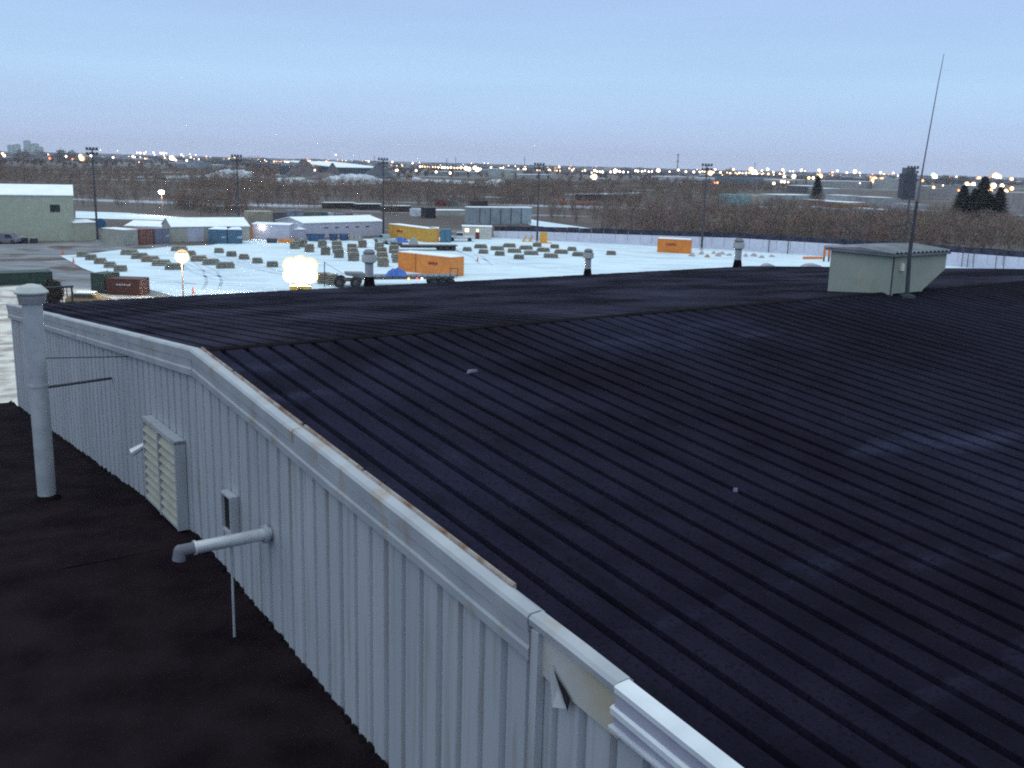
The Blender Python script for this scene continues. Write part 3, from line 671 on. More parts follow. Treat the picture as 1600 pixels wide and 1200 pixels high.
def machine(px, py, L_, label, flip=1):
    P = gp(px, py); t = thing('excavator', label, 'machine', tuple(P), 0); m = paint('machine_orange', (.50, .13, .05))
    MB().box(-L_*.3, L_*.3, -1, 1, .1, .8).build('track', M_steel, t); MB().box(-L_*.26, L_*.28, -1, 1.1, .8, 1.9).build('body', m, t)
    MB().hexa([(-L_*.3*flip, -.3, 1.6), (-L_*.2*flip, -.3, 1.6), (-L_*.2*flip, .3, 1.6), (-L_*.3*flip, .3, 1.6), (-L_*.7*flip, -.25, 2.6), (-L_*.5*flip, -.25, 3.0), (-L_*.5*flip, .25, 3.0), (-L_*.7*flip, .25, 2.6)]).build('boom', m, t)
    MB().box(-L_*.1, L_*.12, -.8, .6, 1.9, 2.9).build('cab', M_dark, t)
machine(880, 320, 4.5, 'small orange excavator left of the long orange heap in the brush')
P = gp(918, 320.5); t = thing('pipe_heap', 'long low heap of orange pipes in the brush', 'heap', tuple(P), R(-4))
for k in range(7):
    MB().cyl((-6 + rnd.uniform(-1, 1), (k % 4)*.5, .3 + .45*(k//4)), (5.5 + rnd.uniform(-1, 1), (k % 4)*.5, .3 + .45*(k//4)), .27, n=8).build('pipe', paint('heap_orange', (.42, .13, .07)), t)

# ---- white fence with dark upper screen
fpx = [(771, 371.5), (830, 375), (1000, 383.5), (1150, 391.5), (1300, 401.5), (1450, 413), (1640, 429), (1800, 444)]
fp = [gp(*q) for q in fpx]
fe = thing('boundary_fence', 'long white panel fence along the far side of the snow yard with dark upper screen', 'fence', tuple(fp[0]), 0)
MW = mat('fence_white', (.50, .50, .60), (.58, .58, .66), scale=.6, rough=.7)
mb = MB(); mt = MB(); mu = MB(); b0 = fp[0]
def fence_at(px):
    for (x0, _), (x1, _), p, q in zip(fpx, fpx[1:], fp, fp[1:]):
        if x0 <= px <= x1:
            return p + (q - p)*((px - x0)/(x1 - x0))
hw = lambda i: 1.45 + 1.0*min(1, i/3.0)
for i, (p, q) in enumerate(zip(fp, fp[1:])):
    n = max(1, int((q - p).length/2.4)); dn = Vector((-(q - p).y, (q - p).x, 0)).normalized()
    for k in range(n):
        a = p + (q - p)*(k/n) - b0; b = p + (q - p)*((k + 1)/n - .012/n*2) - b0
        h0 = hw(i) + (hw(i+1) - hw(i))*(k/n); h1 = hw(i) + (hw(i+1) - hw(i))*((k + 1)/n); o = dn*.06*((k % 2)*.5)
        mb.hexa([a + o, b + o, b + o + dn*.05, a + o + dn*.05, a + o + Vector((0, 0, h0)), b + o + Vector((0, 0, h1)), b + o + dn*.05 + Vector((0, 0, h1)), a + o + dn*.05 + Vector((0, 0, h0))])
        j = rnd.uniform(-.06, .1); j2 = rnd.uniform(-.25, .2)
        mt.hexa([a + dn*.3 + Vector((0, 0, h0 - .3)), b + dn*.3 + Vector((0, 0, h1 - .3)), b + dn*.45 + Vector((0, 0, h1 - .3)), a + dn*.45 + Vector((0, 0, h0 - .3)),
                 a + dn*.3 + Vector((0, 0, h0 + 1.0 + j)), b + dn*.3 + Vector((0, 0, h1 + 1.0 + j)), b + dn*.45 + Vector((0, 0, h1 + 1.0 + j)), a + dn*.45 + Vector((0, 0, h0 + 1.0 + j))])
mb.build('white_panels', MW, fe); mt.build('dark_screen', mat('dark_screen', (.018, .022, .040), (.05, .045, .07), scale=.7, rough=.9, lo=.4, hi=.62), fe)
for px in (1097, 1201, 1231, 1503, 1512, 1521, 1556, 1568):
    p = fence_at(px) - b0; h = 2.45 + .9; MB().cyl(p + Vector((0, -.5, 0)), p + Vector((0, -.5, h)), .085 if px < 1300 else .06, n=8).build('post', M_steel, fe)

# ---- timber bundles
def bundle_proto(w_, d_, h_, layers, label, m, seed):
    r = random.Random(seed); t = thing('timber_stack', label, 'timber stack')
    z = 0; lh = h_/layers
    for k in range(layers):
        mb = MB(); jx = r.uniform(-.05, .05); wk = w_*(1 - (.18 if k == layers - 1 else 0)*r.random())
        n = 7
        for i in range(n):
            xa = -wk/2 + wk*i/n; mb.box(xa + .012 + jx, xa + wk/n - .012 + jx, -d_/2 + r.uniform(-.06, .06), d_/2 + r.uniform(-.06, .06), z + .09, z + lh - .005)
        mb.box(-wk/2 + jx, wk/2 + jx, -d_/2 + .12, -d_/2 + .26, z, z + .09, mi=1).box(-wk/2 + jx, wk/2 + jx, d_/2 - .26, d_/2 - .12, z, z + .09, mi=1)
        mb.box(-wk/2 + .05 + jx, wk/2 - .05 + jx, -d_/2 + .28, d_/2 - .28, z + .01, z + .085, mi=1)
        mb.build('timber_layer', [m, M_gap], t); z += lh
    return t
GRP = 'stacks of timber mats laid out in rows on the snow'
protos = {}
first = {}
def place_bundle(px, py, kind, label, var=0):
    key = (kind, var % 3)
    if key not in protos:
        w_, d_, h_, ly = {'s': (1.55, 1.15, .80, 3), 'w': (2.5, 1.2, .85, 3), 't': (1.55, 1.25, 1.35, 5), 'f': (2.45, 1.3, .72, 3), 'g': (1.65, 1.2, .72, 3)}[kind]
        protos[key] = bundle_proto(w_, d_, h_, ly, label, M_wood[var % 3], len(protos)); o = protos[key]
    else: o = copy_tree(protos[key])
    P = gp(px, py); o.location = P + Vector((0, .4, .06)); o.rotation_euler.z = R(rnd.uniform(-9, 9)) + (R(14) if kind in 'sw' else 0)
    o['label'] = label; o['group'] = GRP
    return o
ordw = ['farthest', 'second farthest', 'middle', 'second nearest', 'nearest']
rows = [
 ('s', [(127, 402), (141, 407), (155, 413), (170, 419), (187, 425)], 'low timber stack, %s in the row at the left tip of the snow'),
 ('w', [(201, 399), (217, 405), (234, 410), (251, 416), (271, 422)], 'wide timber stack, %s in the row left of the lit lamp post'),
 ('w', [(279, 393), (292, 401), (310, 409), (329, 414.5), (351, 420)], 'wide timber stack, %s in the row just right of the lit lamp post'),
 ('s', [(341, 396), (361, 401.5), (380, 406), (401, 412), (425, 418)], 'square timber stack, %s in the single row left of the bright floodlight'),
]
for kind, pts, lb in rows:
    for i, (x, y) in enumerate(pts): place_bundle(x, y, kind, lb % ordw[i], i)
tall = [((460, 389.5), 'tan timber stack in front of the orange barrier, up from the floodlight'), ((472, 387), 'grey timber stack just behind the tan one near the orange barrier'),
 ((483, 394.5), 'square timber stack directly above the floodlight glare'), ((503, 387.5), 'back stack of the pair below the blue skips'), ((508, 399), 'front stack of the pair below the blue skips'),
 ((526, 389.5), 'back stack of the three-deep timber file right of the pair'), ((527, 396.5), 'middle stack of the three-deep timber file'), ((529, 403.5), 'front stack of the three-deep timber file'),
 ((550, 394), 'back stack of the timber file left of the roof vent'), ((551, 401), 'middle stack of the timber file left of the roof vent'), ((552, 408.5), 'front stack of the timber file left of the roof vent'),
 ((566, 387.5), 'lone timber stack behind and above the roof vent cap'), ((592, 391.5), 'back stack of the long file right of the roof vent'), ((596, 400), 'second stack of the long file right of the roof vent'),
 ((597, 408), 'third stack of the long file right of the roof vent'), ((598, 417.5), 'front stack of the long file right of the roof vent'), ((615, 396), 'back stack of the file left of the orange container'),
 ((619, 404), 'middle stack of the file left of the orange container'), ((621, 411), 'front stack of the file left of the orange container'), ((714, 414), 'timber stack peeping out right of the orange pair'),
 ((506, 444), 'timber stack lit yellow right beside the floodlight'), ((519, 446), 'timber stack between floodlight and dark tyres')]
for i, ((x, y), lb) in enumerate(tall): place_bundle(x, y, 't', lb, i)
right = [((730, 393), 'g', 'small timber stack at the left end of the scattered field'), ((751, 388.5), 'f', 'wide stack nearest the office trailer in the scattered field'), ((755, 397), 'g', 'small stack below the wide ones left in the scattered field'),
 ((777, 391.5), 'f', 'wide stack second in the middle line of the scattered field'), ((781, 400), 'g', 'small stack, second of the front line in the scattered field'), ((796, 387), 'f', 'wide stack at the back, right of the office trailer'),
 ((804, 395.5), 'f', 'wide stack third in the middle line of the scattered field'), ((811, 405.5), 'g', 'small stack nearest the dark roof in the scattered field'), ((822, 390.5), 'f', 'wide stack in line below the small orange stands'),
 ((830, 399), 'f', 'wide stack low in the middle of the scattered field'), ((839.5, 386), 'g', 'small stack right at the foot of the mast by the orange board'), ((849, 394), 'f', 'wide stack below the orange board'),
 ((861, 403.5), 'f', 'wide stack lowest right in the scattered field'), ((867, 388.5), 'g', 'small stack right of the orange board'), ((877, 397), 'f', 'wide stack second from the pale roof vent'),
 ((894, 392.5), 'g', 'small stack up and left of the pale roof vent'), ((905, 401), 'f', 'wide stack half hidden by the pale roof vent'), ((955, 399), 'g', 'lone stack right of the pale roof vent')]
for i, ((x, y), k, lb) in enumerate(right): place_bundle(x, y, k, lb, i)

# ---- vehicles
def wheel(parent, x, y, r, wd=.28, nm='wheel'):
    o = MB().cyl((x, y - wd/2, r), (x, y + wd/2, r), r, n=16).build(nm, mat('tyre', (.02, .02, .022), rough=.9), parent)
    MB().cyl((x, y - wd/2 - .01, r), (x, y + wd/2 + .01, r), r*.45, n=12).build('rim', M_steel, o); return o
def pickup(P, rz, label, c=(.55, .57, .6)):
    t = thing('pickup_truck', label, 'pickup truck', tuple(P), rz); m = paint('truck_%d' % int(c[0]*999), c, .92, 1, .35)
    mb = MB().prism([(-2.7, .45), (2.7, .45), (2.75, .95), (1.35, 1.08), (.9, 1.12), (-.5, 1.12), (-.55, 1.05), (-2.7, 1.05)], -.95, .95)
    mb.build('body', m, t, bevel=.05)
    MB().prism([(-.55, 1.1), (1.3, 1.1), (.75, 1.8), (-.4, 1.83)], -.82, .82).build('cab', m, t, bevel=.05)
    MB().prism([(-.42, 1.2), (1.12, 1.2), (.7, 1.72), (-.34, 1.74)], -.84, .84).build('window', M_glass, t)
    MB().prism([(1.33, 1.12), (1.28, 1.2), (.86, 1.72), (.80, 1.70)], -.72, .72).build('windscreen', M_glass, t)
    for y in (-.7, .7): MB().box(2.70, 2.76, y - .18, y + .18, .72, .9).build('headlight', M_galvl, t)
    for x in (-1.75, 1.75):
        for y in (-.86, .86): wheel(t, x, y, .40)
    return t
pickup(gp(720, 377) , R(185), 'white pickup truck parked in front of the beige office trailer')
pickup(gp(602, 381), R(130), 'dark-bedded pickup truck with pale cab left of the yellow container', (.33, .40, .42))
# flatbed at the roof edge
def flatbed(p1, p2, label, z=1.15, steel=None, w_=2.5, axles=3, name='flatbed_trailer'):
    c, rz, L_ = face_place(p1, p2); t = thing(name, label, 'trailer', (c.x, c.y, 0), rz); steel = steel or paint('bed_steel', (.17, .18, .20))
    MB().box(-L_/2 + L_*.14, L_/2, 0, w_, z - .12, z).build('deck', steel, t)
    MB().box(-L_/2 + L_*.14, L_/2 - .3, .7, .85, z - .5, z - .12).box(-L_/2 + L_*.14, L_/2 - .3, w_ - .85, w_ - .7, z - .5, z - .12).build('frame_rails', steel, t)['kind'] = 'stuff'
    MB().hexa([(-L_/2, .4, z + .1), (-L_/2 + L_*.16, .0, z - .3), (-L_/2 + L_*.16, w_, z - .3), (-L_/2, w_ - .4, z + .1), (-L_/2, .4, z + .45), (-L_/2 + L_*.16, .0, z + .35), (-L_/2 + L_*.16, w_, z + .35), (-L_/2, w_ - .4, z + .45)]).build('gooseneck', steel, t)
    for k in range(axles):
        for y in (.1, w_ - .1): wheel(t, L_/2 - .9 - k*1.15, y, .48, .3)
    return t
fb = flatbed(gp(542, 449), gp(716, 447), 'long grey flatbed trailer behind the roof edge with orange and red marker lights', 1.35)
fb2 = flatbed(gp(612, 392), gp(716, 392.5), 'dark low loader trailer parked behind the orange pair', 1.0, paint('dark_bed', (.09, .075, .075)))
MO = mat('marker_orange', (.9, .4, .1), emit=((1, .42, .12), 2.5)); MR = mat('marker_red', (.9, .1, .1), emit=((1, .10, .10), 1.6)); MWm = mat('marker_white', (.9, .8, .7), emit=((1, .8, .6), 2.5))
_, rz_, L_ = face_place(gp(542, 449), gp(716, 447))
for f, m_ in ((.545, MO), (.62, MR), (.665, MWm)):
    MB().ball((-L_/2 + L_*f, -.12, 1.02), .15, n=8, k=5).build('marker_light', m_, fb)
for k in range(16): 
    x_ = -L_/2 + L_*(.2 + .78*k/15); MB().box(x_ - .04, x_ + .04, -.06, .02, 1.0, 1.5).build('side_stake', M_steel, fb)
# rear frame of the trailer
mb = MB()
for x_ in (L_/2 - .1, L_/2 - 1.1): mb.cyl((x_, 0, 1.3), (x_, 0, 2.3), .05, n=6)
mb.cyl((L_/2 - 1.15, 0, 2.28), (L_/2 - .05, 0, 2.28), .05, n=6); mb.build('rear_rack', M_steel, fb)
# wheels of a dolly at the left of the flatbed
dl = thing('wheel_dolly', 'dark four wheeled dolly left of the roof vent, half behind the roof edge', 'dolly', tuple(gp(543, 450)), R(5))
MB().box(-1.6, 1.6, 0, 2.2, .8, 1.05).build('frame', paint('dolly_brown', (.10, .05, .045)), dl)
for x in (-1.0, 1.0):
    for y in (.1, 2.1): wheel(dl, x, y, .68, .4)
MB().cyl((-2.0, 1, .9), (-3.0, 1, 1.3), .05, n=8).build('tow_bar', M_steel, dl)
# blue machine box on the flatbed, blue tarp, boom
p = gp(618, 449); bx = thing('blue_tarped_load', 'crumpled bright blue tarped load in front of the left orange container', 'load', (gp(618, 449).x, gp(618, 449).y + 1.2, 1.36), rz_)
def lump(mb, w_, d_, h_, seed, n=9, m=5):
    r = random.Random(seed); b = len(mb.v)
    for j in range(m + 1):
        for i in range(n + 1):
            u = i/n*2 - 1; v = j/m*2 - 1; e = max(0, 1 - abs(u)**3.0)*max(0, 1 - abs(v)**3); mb.v.append((u*w_/2, v*d_/2, h_*e*(.75 + .35*r.random())))
    for j in range(m):
        for i in range(n): a = b + j*(n+1) + i; mb.f.append((a, a+1, a+n+2, a+n+1)); mb.m.append(0)
    mb.quad((-w_/2, -d_/2, 0), (-w_/2, d_/2, 0), (w_/2, d_/2, 0), (w_/2, -d_/2, 0)); return mb
M_btarp = mat('blue_tarp', (.035, .09, .34), (.07, .16, .48), scale=1.5, rough=.5)
lump(MB(), 2.8, 1.6, .95, 3).build('tarp', M_btarp, bx)
t = thing('blue_tarped_pile', 'low blue tarped pile in front of the yellow container', 'pile', tuple(gp(626, 379)), R(-20)); lump(MB(), 3.4, 1.8, 1.1, 5).build('tarp', M_btarp, t)
t = thing('covered_pallet', 'small grey covered pallet before the yellow container', 'pallet', tuple(gp(646, 383)), R(-20)); lump(MB(), 1.6, 1.3, 1.6, 6, 5, 4).build('cover', paint('cover_grey', (.30, .32, .32)), t)
# skips
def skip(px, py, w_, h_, label, c=(.045, .10, .22)):
    t = thing('skip', label, 'skip', tuple(gp(px, py)), R(-3), 'blue waste skips by the long white building')
    MB().prism([(-w_*.36, .1), (w_*.36, .1), (w_/2, h_), (-w_/2, h_)], 0, 1.8).build('bin_body', paint('skip_blue', c), t)
    MB().box(-w_/2 - .05, w_/2 + .05, -.05, .08, h_ - .12, h_).build('rim_bar', M_steel, t)
    for f in (-.25, .25): MB().box(w_*f - .05, w_*f + .05, -.07, .0, .15, h_ - .1).build('rib', M_steel, t)
skip(491.5, 377.5, 3.4, 1.45, 'wide dark blue waste skip, left of the two small ones'); skip(519.5, 376.5, 1.4, 1.35, 'small blue waste skip in the middle, next to the wide one'); skip(536, 376.5, 1.55, 1.35, 'small blue waste skip on the right, next to the tan heap')
t = thing('tan_heap', 'tan lumpy heap right of the blue skips', 'heap', tuple(gp(549, 376)), 0); lump(MB(), 1.5, 1.2, 1.0, 8).build('heap', paint('heap_tan', (.33, .30, .26)), t)
t = thing('grey_heap', 'grey covered heap left of the pale-cabbed pickup', 'heap', tuple(gp(560, 376.5)), 0); lump(MB(), 2.0, 1.4, 1.25, 9).build('heap', paint('heap_grey', (.24, .25, .28)), t)
# orange barrier and dark drum group at the lamp-lit building
def barrier(px0, px1, py, h_, label, c=C_or):
    c0, rz, L_ = face_place(gp(px0, py), gp(px1, py)); t = thing('orange_barrier', label, 'barrier', tuple(c0), rz)
    MB().prism([(0, 0), (.5, 0), (.35, h_), (.15, h_)], -L_/2, L_/2, axis='x').build('barrier_body', paint('barrier_orange', c), t)
    for f in (-.4, .4): MB().box(L_*f - .1, L_*f + .1, -.06, .56, 0, .1).build('foot', M_steel, t)
barrier(435, 460, 380, .75, 'low orange barrier below the lamp-lit site building')
t = thing('dark_drum', 'dark drum lying left of the low orange barrier', 'drum', tuple(gp(425, 380)), 0); MB().cyl((-.9, 0, .45), (.9, 0, .45), .45, n=14).build('drum_body', M_steel, t)
# orange stands by the mast
def orange_board(px, py, w_, h_, label, name='orange_board'):
    t = thing(name, label, 'board', tuple(gp(px, py)), R(-6)); m = paint('board_yellow', (.72, .36, .05))
    MB().box(-w_/2, w_/2, -.06, .06, .25, h_).build('panel', m, t); MB().box(-w_/2 - .3, w_/2 + .9, -.3, .3, 0, .25).build('foot', m, t)
orange_board(849, 380.5, 1.5, 2.2, 'tall yellow-orange board beside the foot of the dark mast')
for px, lb in ((820, 'small slanted orange stand, left of the two by the mast'), (830, 'small slanted orange stand, right of the two by the mast')):
    t = thing('orange_stand', lb, 'stand', tuple(gp(px, 378)), R(-6)); m = paint('board_yellow', (.72, .36, .05))
    MB().hexa([(-.5, -.2, .2), (-.1, -.2, .2), (-.1, .2, .2), (-.5, .2, .2), (.1, -.2, 1.3), (.5, -.2, 1.3), (.5, .2, 1.3), (.1, .2, 1.3)]).build('arm', m, t); MB().box(-.6, .5, -.3, .3, 0, .2).build('foot', m, t)
barrier(1256, 1286, 405.5, .5, 'low orange bar along the foot of the white fence near the rooftop box')
for px, lb in ((1287, 'left one of the two tall orange posts beside the rooftop box'), (1294.5, 'right one of the two tall orange posts beside the rooftop box')):
    t = thing('orange_post', lb, 'post', tuple(gp(px, 409)), 0, 'two tall orange posts'); MB().cyl((0, 0, 0), (0, 0, .9), .16, n=10).build('dark_base', M_steel, t); MB().cyl((0, 0, .9), (0, 0, 2.9), .20, n=12).build('orange_sleeve', paint('post_orange', (.62, .17, .03)), t)
# scattered sacks by the fence
for i, (px, py, c) in enumerate(((1081, 401, 'p'), (1096, 398, 'p'), (1105, 402.5, 'o'), (1115, 397, 'p'), (1122, 401, 'p'), (1128, 398, 'p'), (1139, 400, 'p'), (1165, 401.5, 'p'), (1178, 401, 'p'), (1190, 403.5, 'p'), (1206, 402, 'p'))):
    t = thing('sack', 'small orange-tinted sack lying on the snow by the fence' if c == 'o' else 'small pale pinkish sack lying on the snow along the white fence', 'sack', tuple(gp(px, py) + Vector((0, 0, .06))), rnd.uniform(0, 3), None if c == 'o' else 'pale sacks scattered on the snow by the fence')
    lump(MB(), rnd.uniform(.8, 1.3), .8, rnd.uniform(.45, .7), i, 6, 4).build('sack_body', paint('sack_' + c, (.50, .28, .15) if c == 'o' else (.46, .38, .40)), t)
for px, wd, lb in ((1203, 2.4, 'small grey dome cover just above the roof edge'), (1272, 3.6, 'wide grey dome cover above the roof edge near the rooftop box')):
    P = gp(px, 423); t = thing('dome_cover', lb, 'cover', tuple(P), 0, 'grey dome covers by the roof edge'); mb = MB(); pr = [(math.cos(a)*wd/2, math.sin(a)*1.0) for a in [math.pi*k/12 for k in range(13)]]
    mb.prism(pr, 0, 2.4).build('cover_shell', paint('dome_grey', (.30, .30, .34)), t)
# cones
def cone(px, py, label):
    t = thing('traffic_cone', label, 'cone', tuple(gp(px, py) + Vector((0, 0, .06))), 0); m = paint('cone_orange', (.75, .13, .05))
    MB().box(-.2, .2, -.2, .2, 0, .05).build('base', m, t); MB().cyl((0, 0, .05), (0, 0, .8), .15, .03, n=10).build('cone_body', m, t)
for px, py, lb in ((98, 397.5, 'traffic cone at the very left tip of the snow yard'), (115, 411, 'traffic cone on the left snow edge below the tip'), (168, 431, 'traffic cone on the snow edge above the green bin'), (302, 459.5, 'traffic cone at the roof edge right of the lamp post'), (746, 409, 'small cone standing on the open snow right of the orange pair')): cone(px, py, lb)

# ---- left background bits by the warehouse
t = thing('blue_sign', 'round blue sign on a post beside the leftmost mast', 'sign', tuple(gp(159, 368)), 0); MB().cyl((0, .0, 0), (0, 0, 1.6), .06, n=8).build('post', M_steel, t); MB().cyl((0, -.08, 2.3), (0, .0, 2.3), 1.0, n=20).build('sign_disc', paint('sign_blue', (.05, .16, .33)), t)
for px, w_, h_, lb in ((10, 4.6, 1.6, 'dark grey parked van at the foot of the beige warehouse'), (34, 1.4, 1.0, 'small dark bin in front of the beige warehouse'), (51, 1.0, .9, 'small grey crate in front of the beige warehouse')):
    t = thing({4.6: 'parked_van', 1.4: 'small_bin', 1.0: 'crate'}[w_], lb, {4.6: 'van', 1.4: 'bin', 1.0: 'crate'}[w_], tuple(gp(px, 380.5)), 0)
    if w_ > 4:
        MB().prism([(-2.3, .35), (2.3, .35), (2.35, .9), (1.7, 1.05), (1.2, 1.75), (-2.3, 1.8)], -.9, .9).build('body', paint('van_grey', (.17, .17, .22)), t, bevel=.05); MB().prism([(1.5, 1.05), (1.15, 1.6), (.3, 1.6), (.3, 1.05)], -.92, .92).build('window', M_glass, t)
        for x in (-1.5, 1.5):
            for y in (-.85, .85): wheel(t, x, y, .35)
    else: MB().box(-w_/2, w_/2, 0, 1, 0, h_).build('body', paint('bin_dark', (.05, .04, .07)), t, bevel=.05); MB().box(-w_/2 - .04, w_/2 + .04, -.04, 1.04, h_, h_ + .07).build('lid', M_galv, t)
# small things by the roof corner at left
t = thing('parked_car', 'tan car with snowy roof partly hidden behind the roof edge at left', 'car', tuple(gp(139, 478)), R(5)); m = paint('car_tan', (.24, .17, .09))
MB().prism([(-2.1, .3), (2.1, .3), (2.1, .75), (1.2, .9), (.7, 1.35), (-1.2, 1.4), (-1.9, .95), (-2.1, .85)], -.85, .85).build('body', m, t, bevel=.05); MB().prism([(.9, .92), (.6, 1.28), (-1.1, 1.32), (-1.5, .95)], -.87, .87).build('window', M_glass, t); MB().box(-1.15, .65, -.8, .8, 1.4, 1.48).build('roof_snow', M_snowroof, t)
for x in (-1.3, 1.3):
    for y in (-.8, .8): wheel(t, x, y, .32)
for px, h_ in ((98, .7), (105.5, 1.6), (110, .6), (115, 1.1)):
    t = thing('marker_post', {98: 'shortest left marker post', 105.5: 'tallest marker post', 110: 'short marker post beside the tallest one', 115: 'rightmost marker post'}[px] + ' on the lit snow above the roof corner', 'post', tuple(gp(px, 472)), 0, 'marker posts above the roof corner'); MB().cyl((0, 0, 0), (0, 0, h_), .06, n=6).build('post', M_steel, t)
t = thing('round_shrub', 'dark bushy evergreen shrub just behind the hooded exhaust stack', 'shrub', tuple(gp(82, 476)), 0); r = random.Random(4); mb = MB()
for k in range(2600):
    u = Vector((r.gauss(0, 1), r.gauss(0, 1), r.gauss(0, 1))).normalized()*r.uniform(.5, 1)**.4; c = Vector((u.x*1.1, u.y*1.1, 1.3 + u.z*1.25)); a = Vector((r.uniform(-1, 1), r.uniform(-1, 1), r.uniform(-1, 1)))*.26; b = Vector((r.uniform(-1, 1), r.uniform(-1, 1), r.uniform(-1, 1)))*.26
    mb.quad(c, c + a, c + b)
mb.build('crown', mat('shrub_dark', (.028, .026, .028), (.05, .045, .045), scale=2), t); MB().cyl((0, 0, 0), (0, 0, 1.2), .08, n=6).build('trunk', M_bark[4], t)

# ---- light masts with racks of unlit floodlights
def mast(px, pb, ptop, label, rack=True, h_extra=0):
    P = gp(px, pb); top = atd(ptop[0], ptop[1], P.y).z
    t = thing('light_mast', label, 'light mast', tuple(P), 0, 'tall dark light masts around the yard'); H_ = top
    dx = atd(ptop[0], ptop[1], P.y).x - P.x
    MB().cyl((0, 0, 0), (0, 0, H_), .22, .11, n=12).build('pole', M_steel, t)
    MB().cyl((0, 0, 0), (0, 0, .5), .34, .3, n=12).build('base', M_galv, t)
    for z in (H_ - .15, H_ - .95): MB().box(-1.05, 1.05, -.06, .06, z - .06, z + .06).build('crossarm', M_steel, t)
    for z in (H_ + .05, H_ - .78):
        for k in range(4):
            x = -.85 + k*.57; o = MB().hexa([(x - .2, -.28, z - .16), (x + .2, -.28, z - .16), (x + .14, .1, z - .05), (x - .14, .1, z - .05), (x - .2, -.16, z + .26), (x + .2, -.16, z + .26), (x + .14, .12, z + .18), (x - .14, .12, z + .18)]).build('floodlight_head', M_steel, t)
    return t
mast(153, 379, (146, 233), 'tall dark light mast between the beige warehouse and the dull containers')
mast(374, 371, (371, 244), 'tall dark light mast behind the blue container pair')
mast(599, 369, (600, 249), 'tall dark light mast at the right end of the long white building')
mast(839, 379.5, (846, 257), 'tall dark light mast beside the yellow-orange board')
mast(1096, 391, (1104, 258), 'tall dark light mast right of the lone orange container')
mast(1411, 404, (1424, 262), 'tall dark light mast behind the rooftop box')

# ---- lit lamps
def lens(name, c, e): return mat(name, c, emit=(c, e))
L_white = lens('lamp_white', (1.0, .84, .62), 9); L_warm = lens('lamp_warm', (1.0, .60, .28), 6); L_or = lens('lamp_orange', (1.0, .36, .14), 4); L_cool = lens('lamp_cool', (.85, 1.0, .96), 14); L_red = lens('lamp_red', (1.0, .22, .10), 3)
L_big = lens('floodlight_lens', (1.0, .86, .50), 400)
L_floodhalo = mat('floodlight_halo', (.03, .03, .02), emit=((1.0, .79, .36), 1.25)); L_lamphalo = mat('lamp_halo', (.03, .03, .02), emit=((1.0, .76, .42), 1.1)); L_big.cycles.emission_sampling = 'AUTO'  # dim warm glow for the glare discs added around the lit lamps
def street_lamp(px, pb, pt, label, rad, lm, en=0):
    P = gp(px, pb); H_ = atd(px, pt, P.y).z; dx = atd(px, pt, P.y).x - P.x
    t = thing('street_lamp', label, 'street lamp', tuple(P), 0)
    MB().cyl((0, 0, 0), (0, 0, H_), .09, .06, n=10).build('pole', mat('pole_rusty', (.22, .15, .14), rough=.6), t)
    MB().cyl((0, 0, H_ + rad*.55), (0, 0, H_ + rad*.75), rad*1.05, rad*.5, n=14).build('lamp_cap', M_galv, t)
    MB().ball((0, 0, H_), rad, n=14, k=8, sz=.75).build('lamp_globe', lm, t)
    if px == 287: MB().cyl((0, .1, H_), (0, .25, H_), rad*1.18, rad*1.2, n=20).build('halo_disc', L_lamphalo, t)  # glowing disc added to imitate the halo around this lamp
    if en:
        l = bpy.data.lights.new('lamp_light', 'POINT'); l.energy = en; l.color = (1, .84, .6); l.shadow_soft_size = rad; o = bpy.data.objects.new('lamp_light', l); col.objects.link(o); o.parent = t; o.location = (0, -rad*1.5, H_ - .3)
    return t
street_lamp(287, 476, 401, 'lit warm street lamp on a thin pole standing among the timber rows', .62, lens('lamp_globe_near', (1.0, .74, .32), 30), 1500)
street_lamp(254, 337, 300, 'small lit lamp on a pole in the brush above the snow strip', .75, L_white, 1800)
for px, lb in ((412, 'left one of the two bright round lamps on the site building'), (427, 'right one of the two bright round lamps on the site building')):
    P = gp(px, 374); z = atd(px, 353, P.y).z
    t = thing('wall_lamp', lb, 'lamp', (P.x, P.y - .35, z), 0, 'two lamps on the site building'); MB().ball((0, 0, 0), .33, n=14, k=8).build('lamp_globe', L_white, t); MB().cyl((0, .2, -.1), (0, .9, -.4), .06, n=8).build('bracket', M_steel, t)
    l = bpy.data.lights.new('lamp_light', 'POINT'); l.energy = 350; l.color = (1, .93, .8); l.shadow_soft_size = .3; o = bpy.data.objects.new('lamp_light', l); col.objects.link(o); o.parent = t; o.location = (0, -.6, 0)
# mobile floodlight tower, very bright
P = gp(470, 459); lt = thing('floodlight_tower', 'mobile light tower with blazing floodlights facing the roof, at the roof edge', 'light tower', tuple(P), R(4))
MB().box(-1.2, 1.2, -.6, .6, .45, 1.0).build('trailer_box', paint('tower_yellow', (.5, .33, .06)), lt); 
for y in (-.65, .65): wheel(lt, 0, y, .36)
zc = atd(469, 423, P.y).z
MB().cyl((0, .25, 1), (0, .25, zc + 1.3), .08, n=8).build('mast_tube', M_galv, lt)
for k, (x, z) in enumerate(((-1.15, .65), (0, .9), (1.15, .65), (-1.15, -.55), (0, -.75), (1.15, -.55))):
    hd = MB().cyl((x, .22, zc + z), (x, -.02, zc + z), .42, .66, n=18).build('lamp_head', M_steel, lt)
    MB().cyl((x, -.03, zc + z), (x, -.08, zc + z), .92, .88, n=24).build('halo_disc', L_floodhalo, hd)  # glowing disc added to imitate the glare around the head
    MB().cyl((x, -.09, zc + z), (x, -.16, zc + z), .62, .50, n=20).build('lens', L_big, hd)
for z in (.62, -.45): MB().box(-1.2, 1.2, .22, .32, zc + z - .05, zc + z + .05).build('crossbar', M_galv, lt)
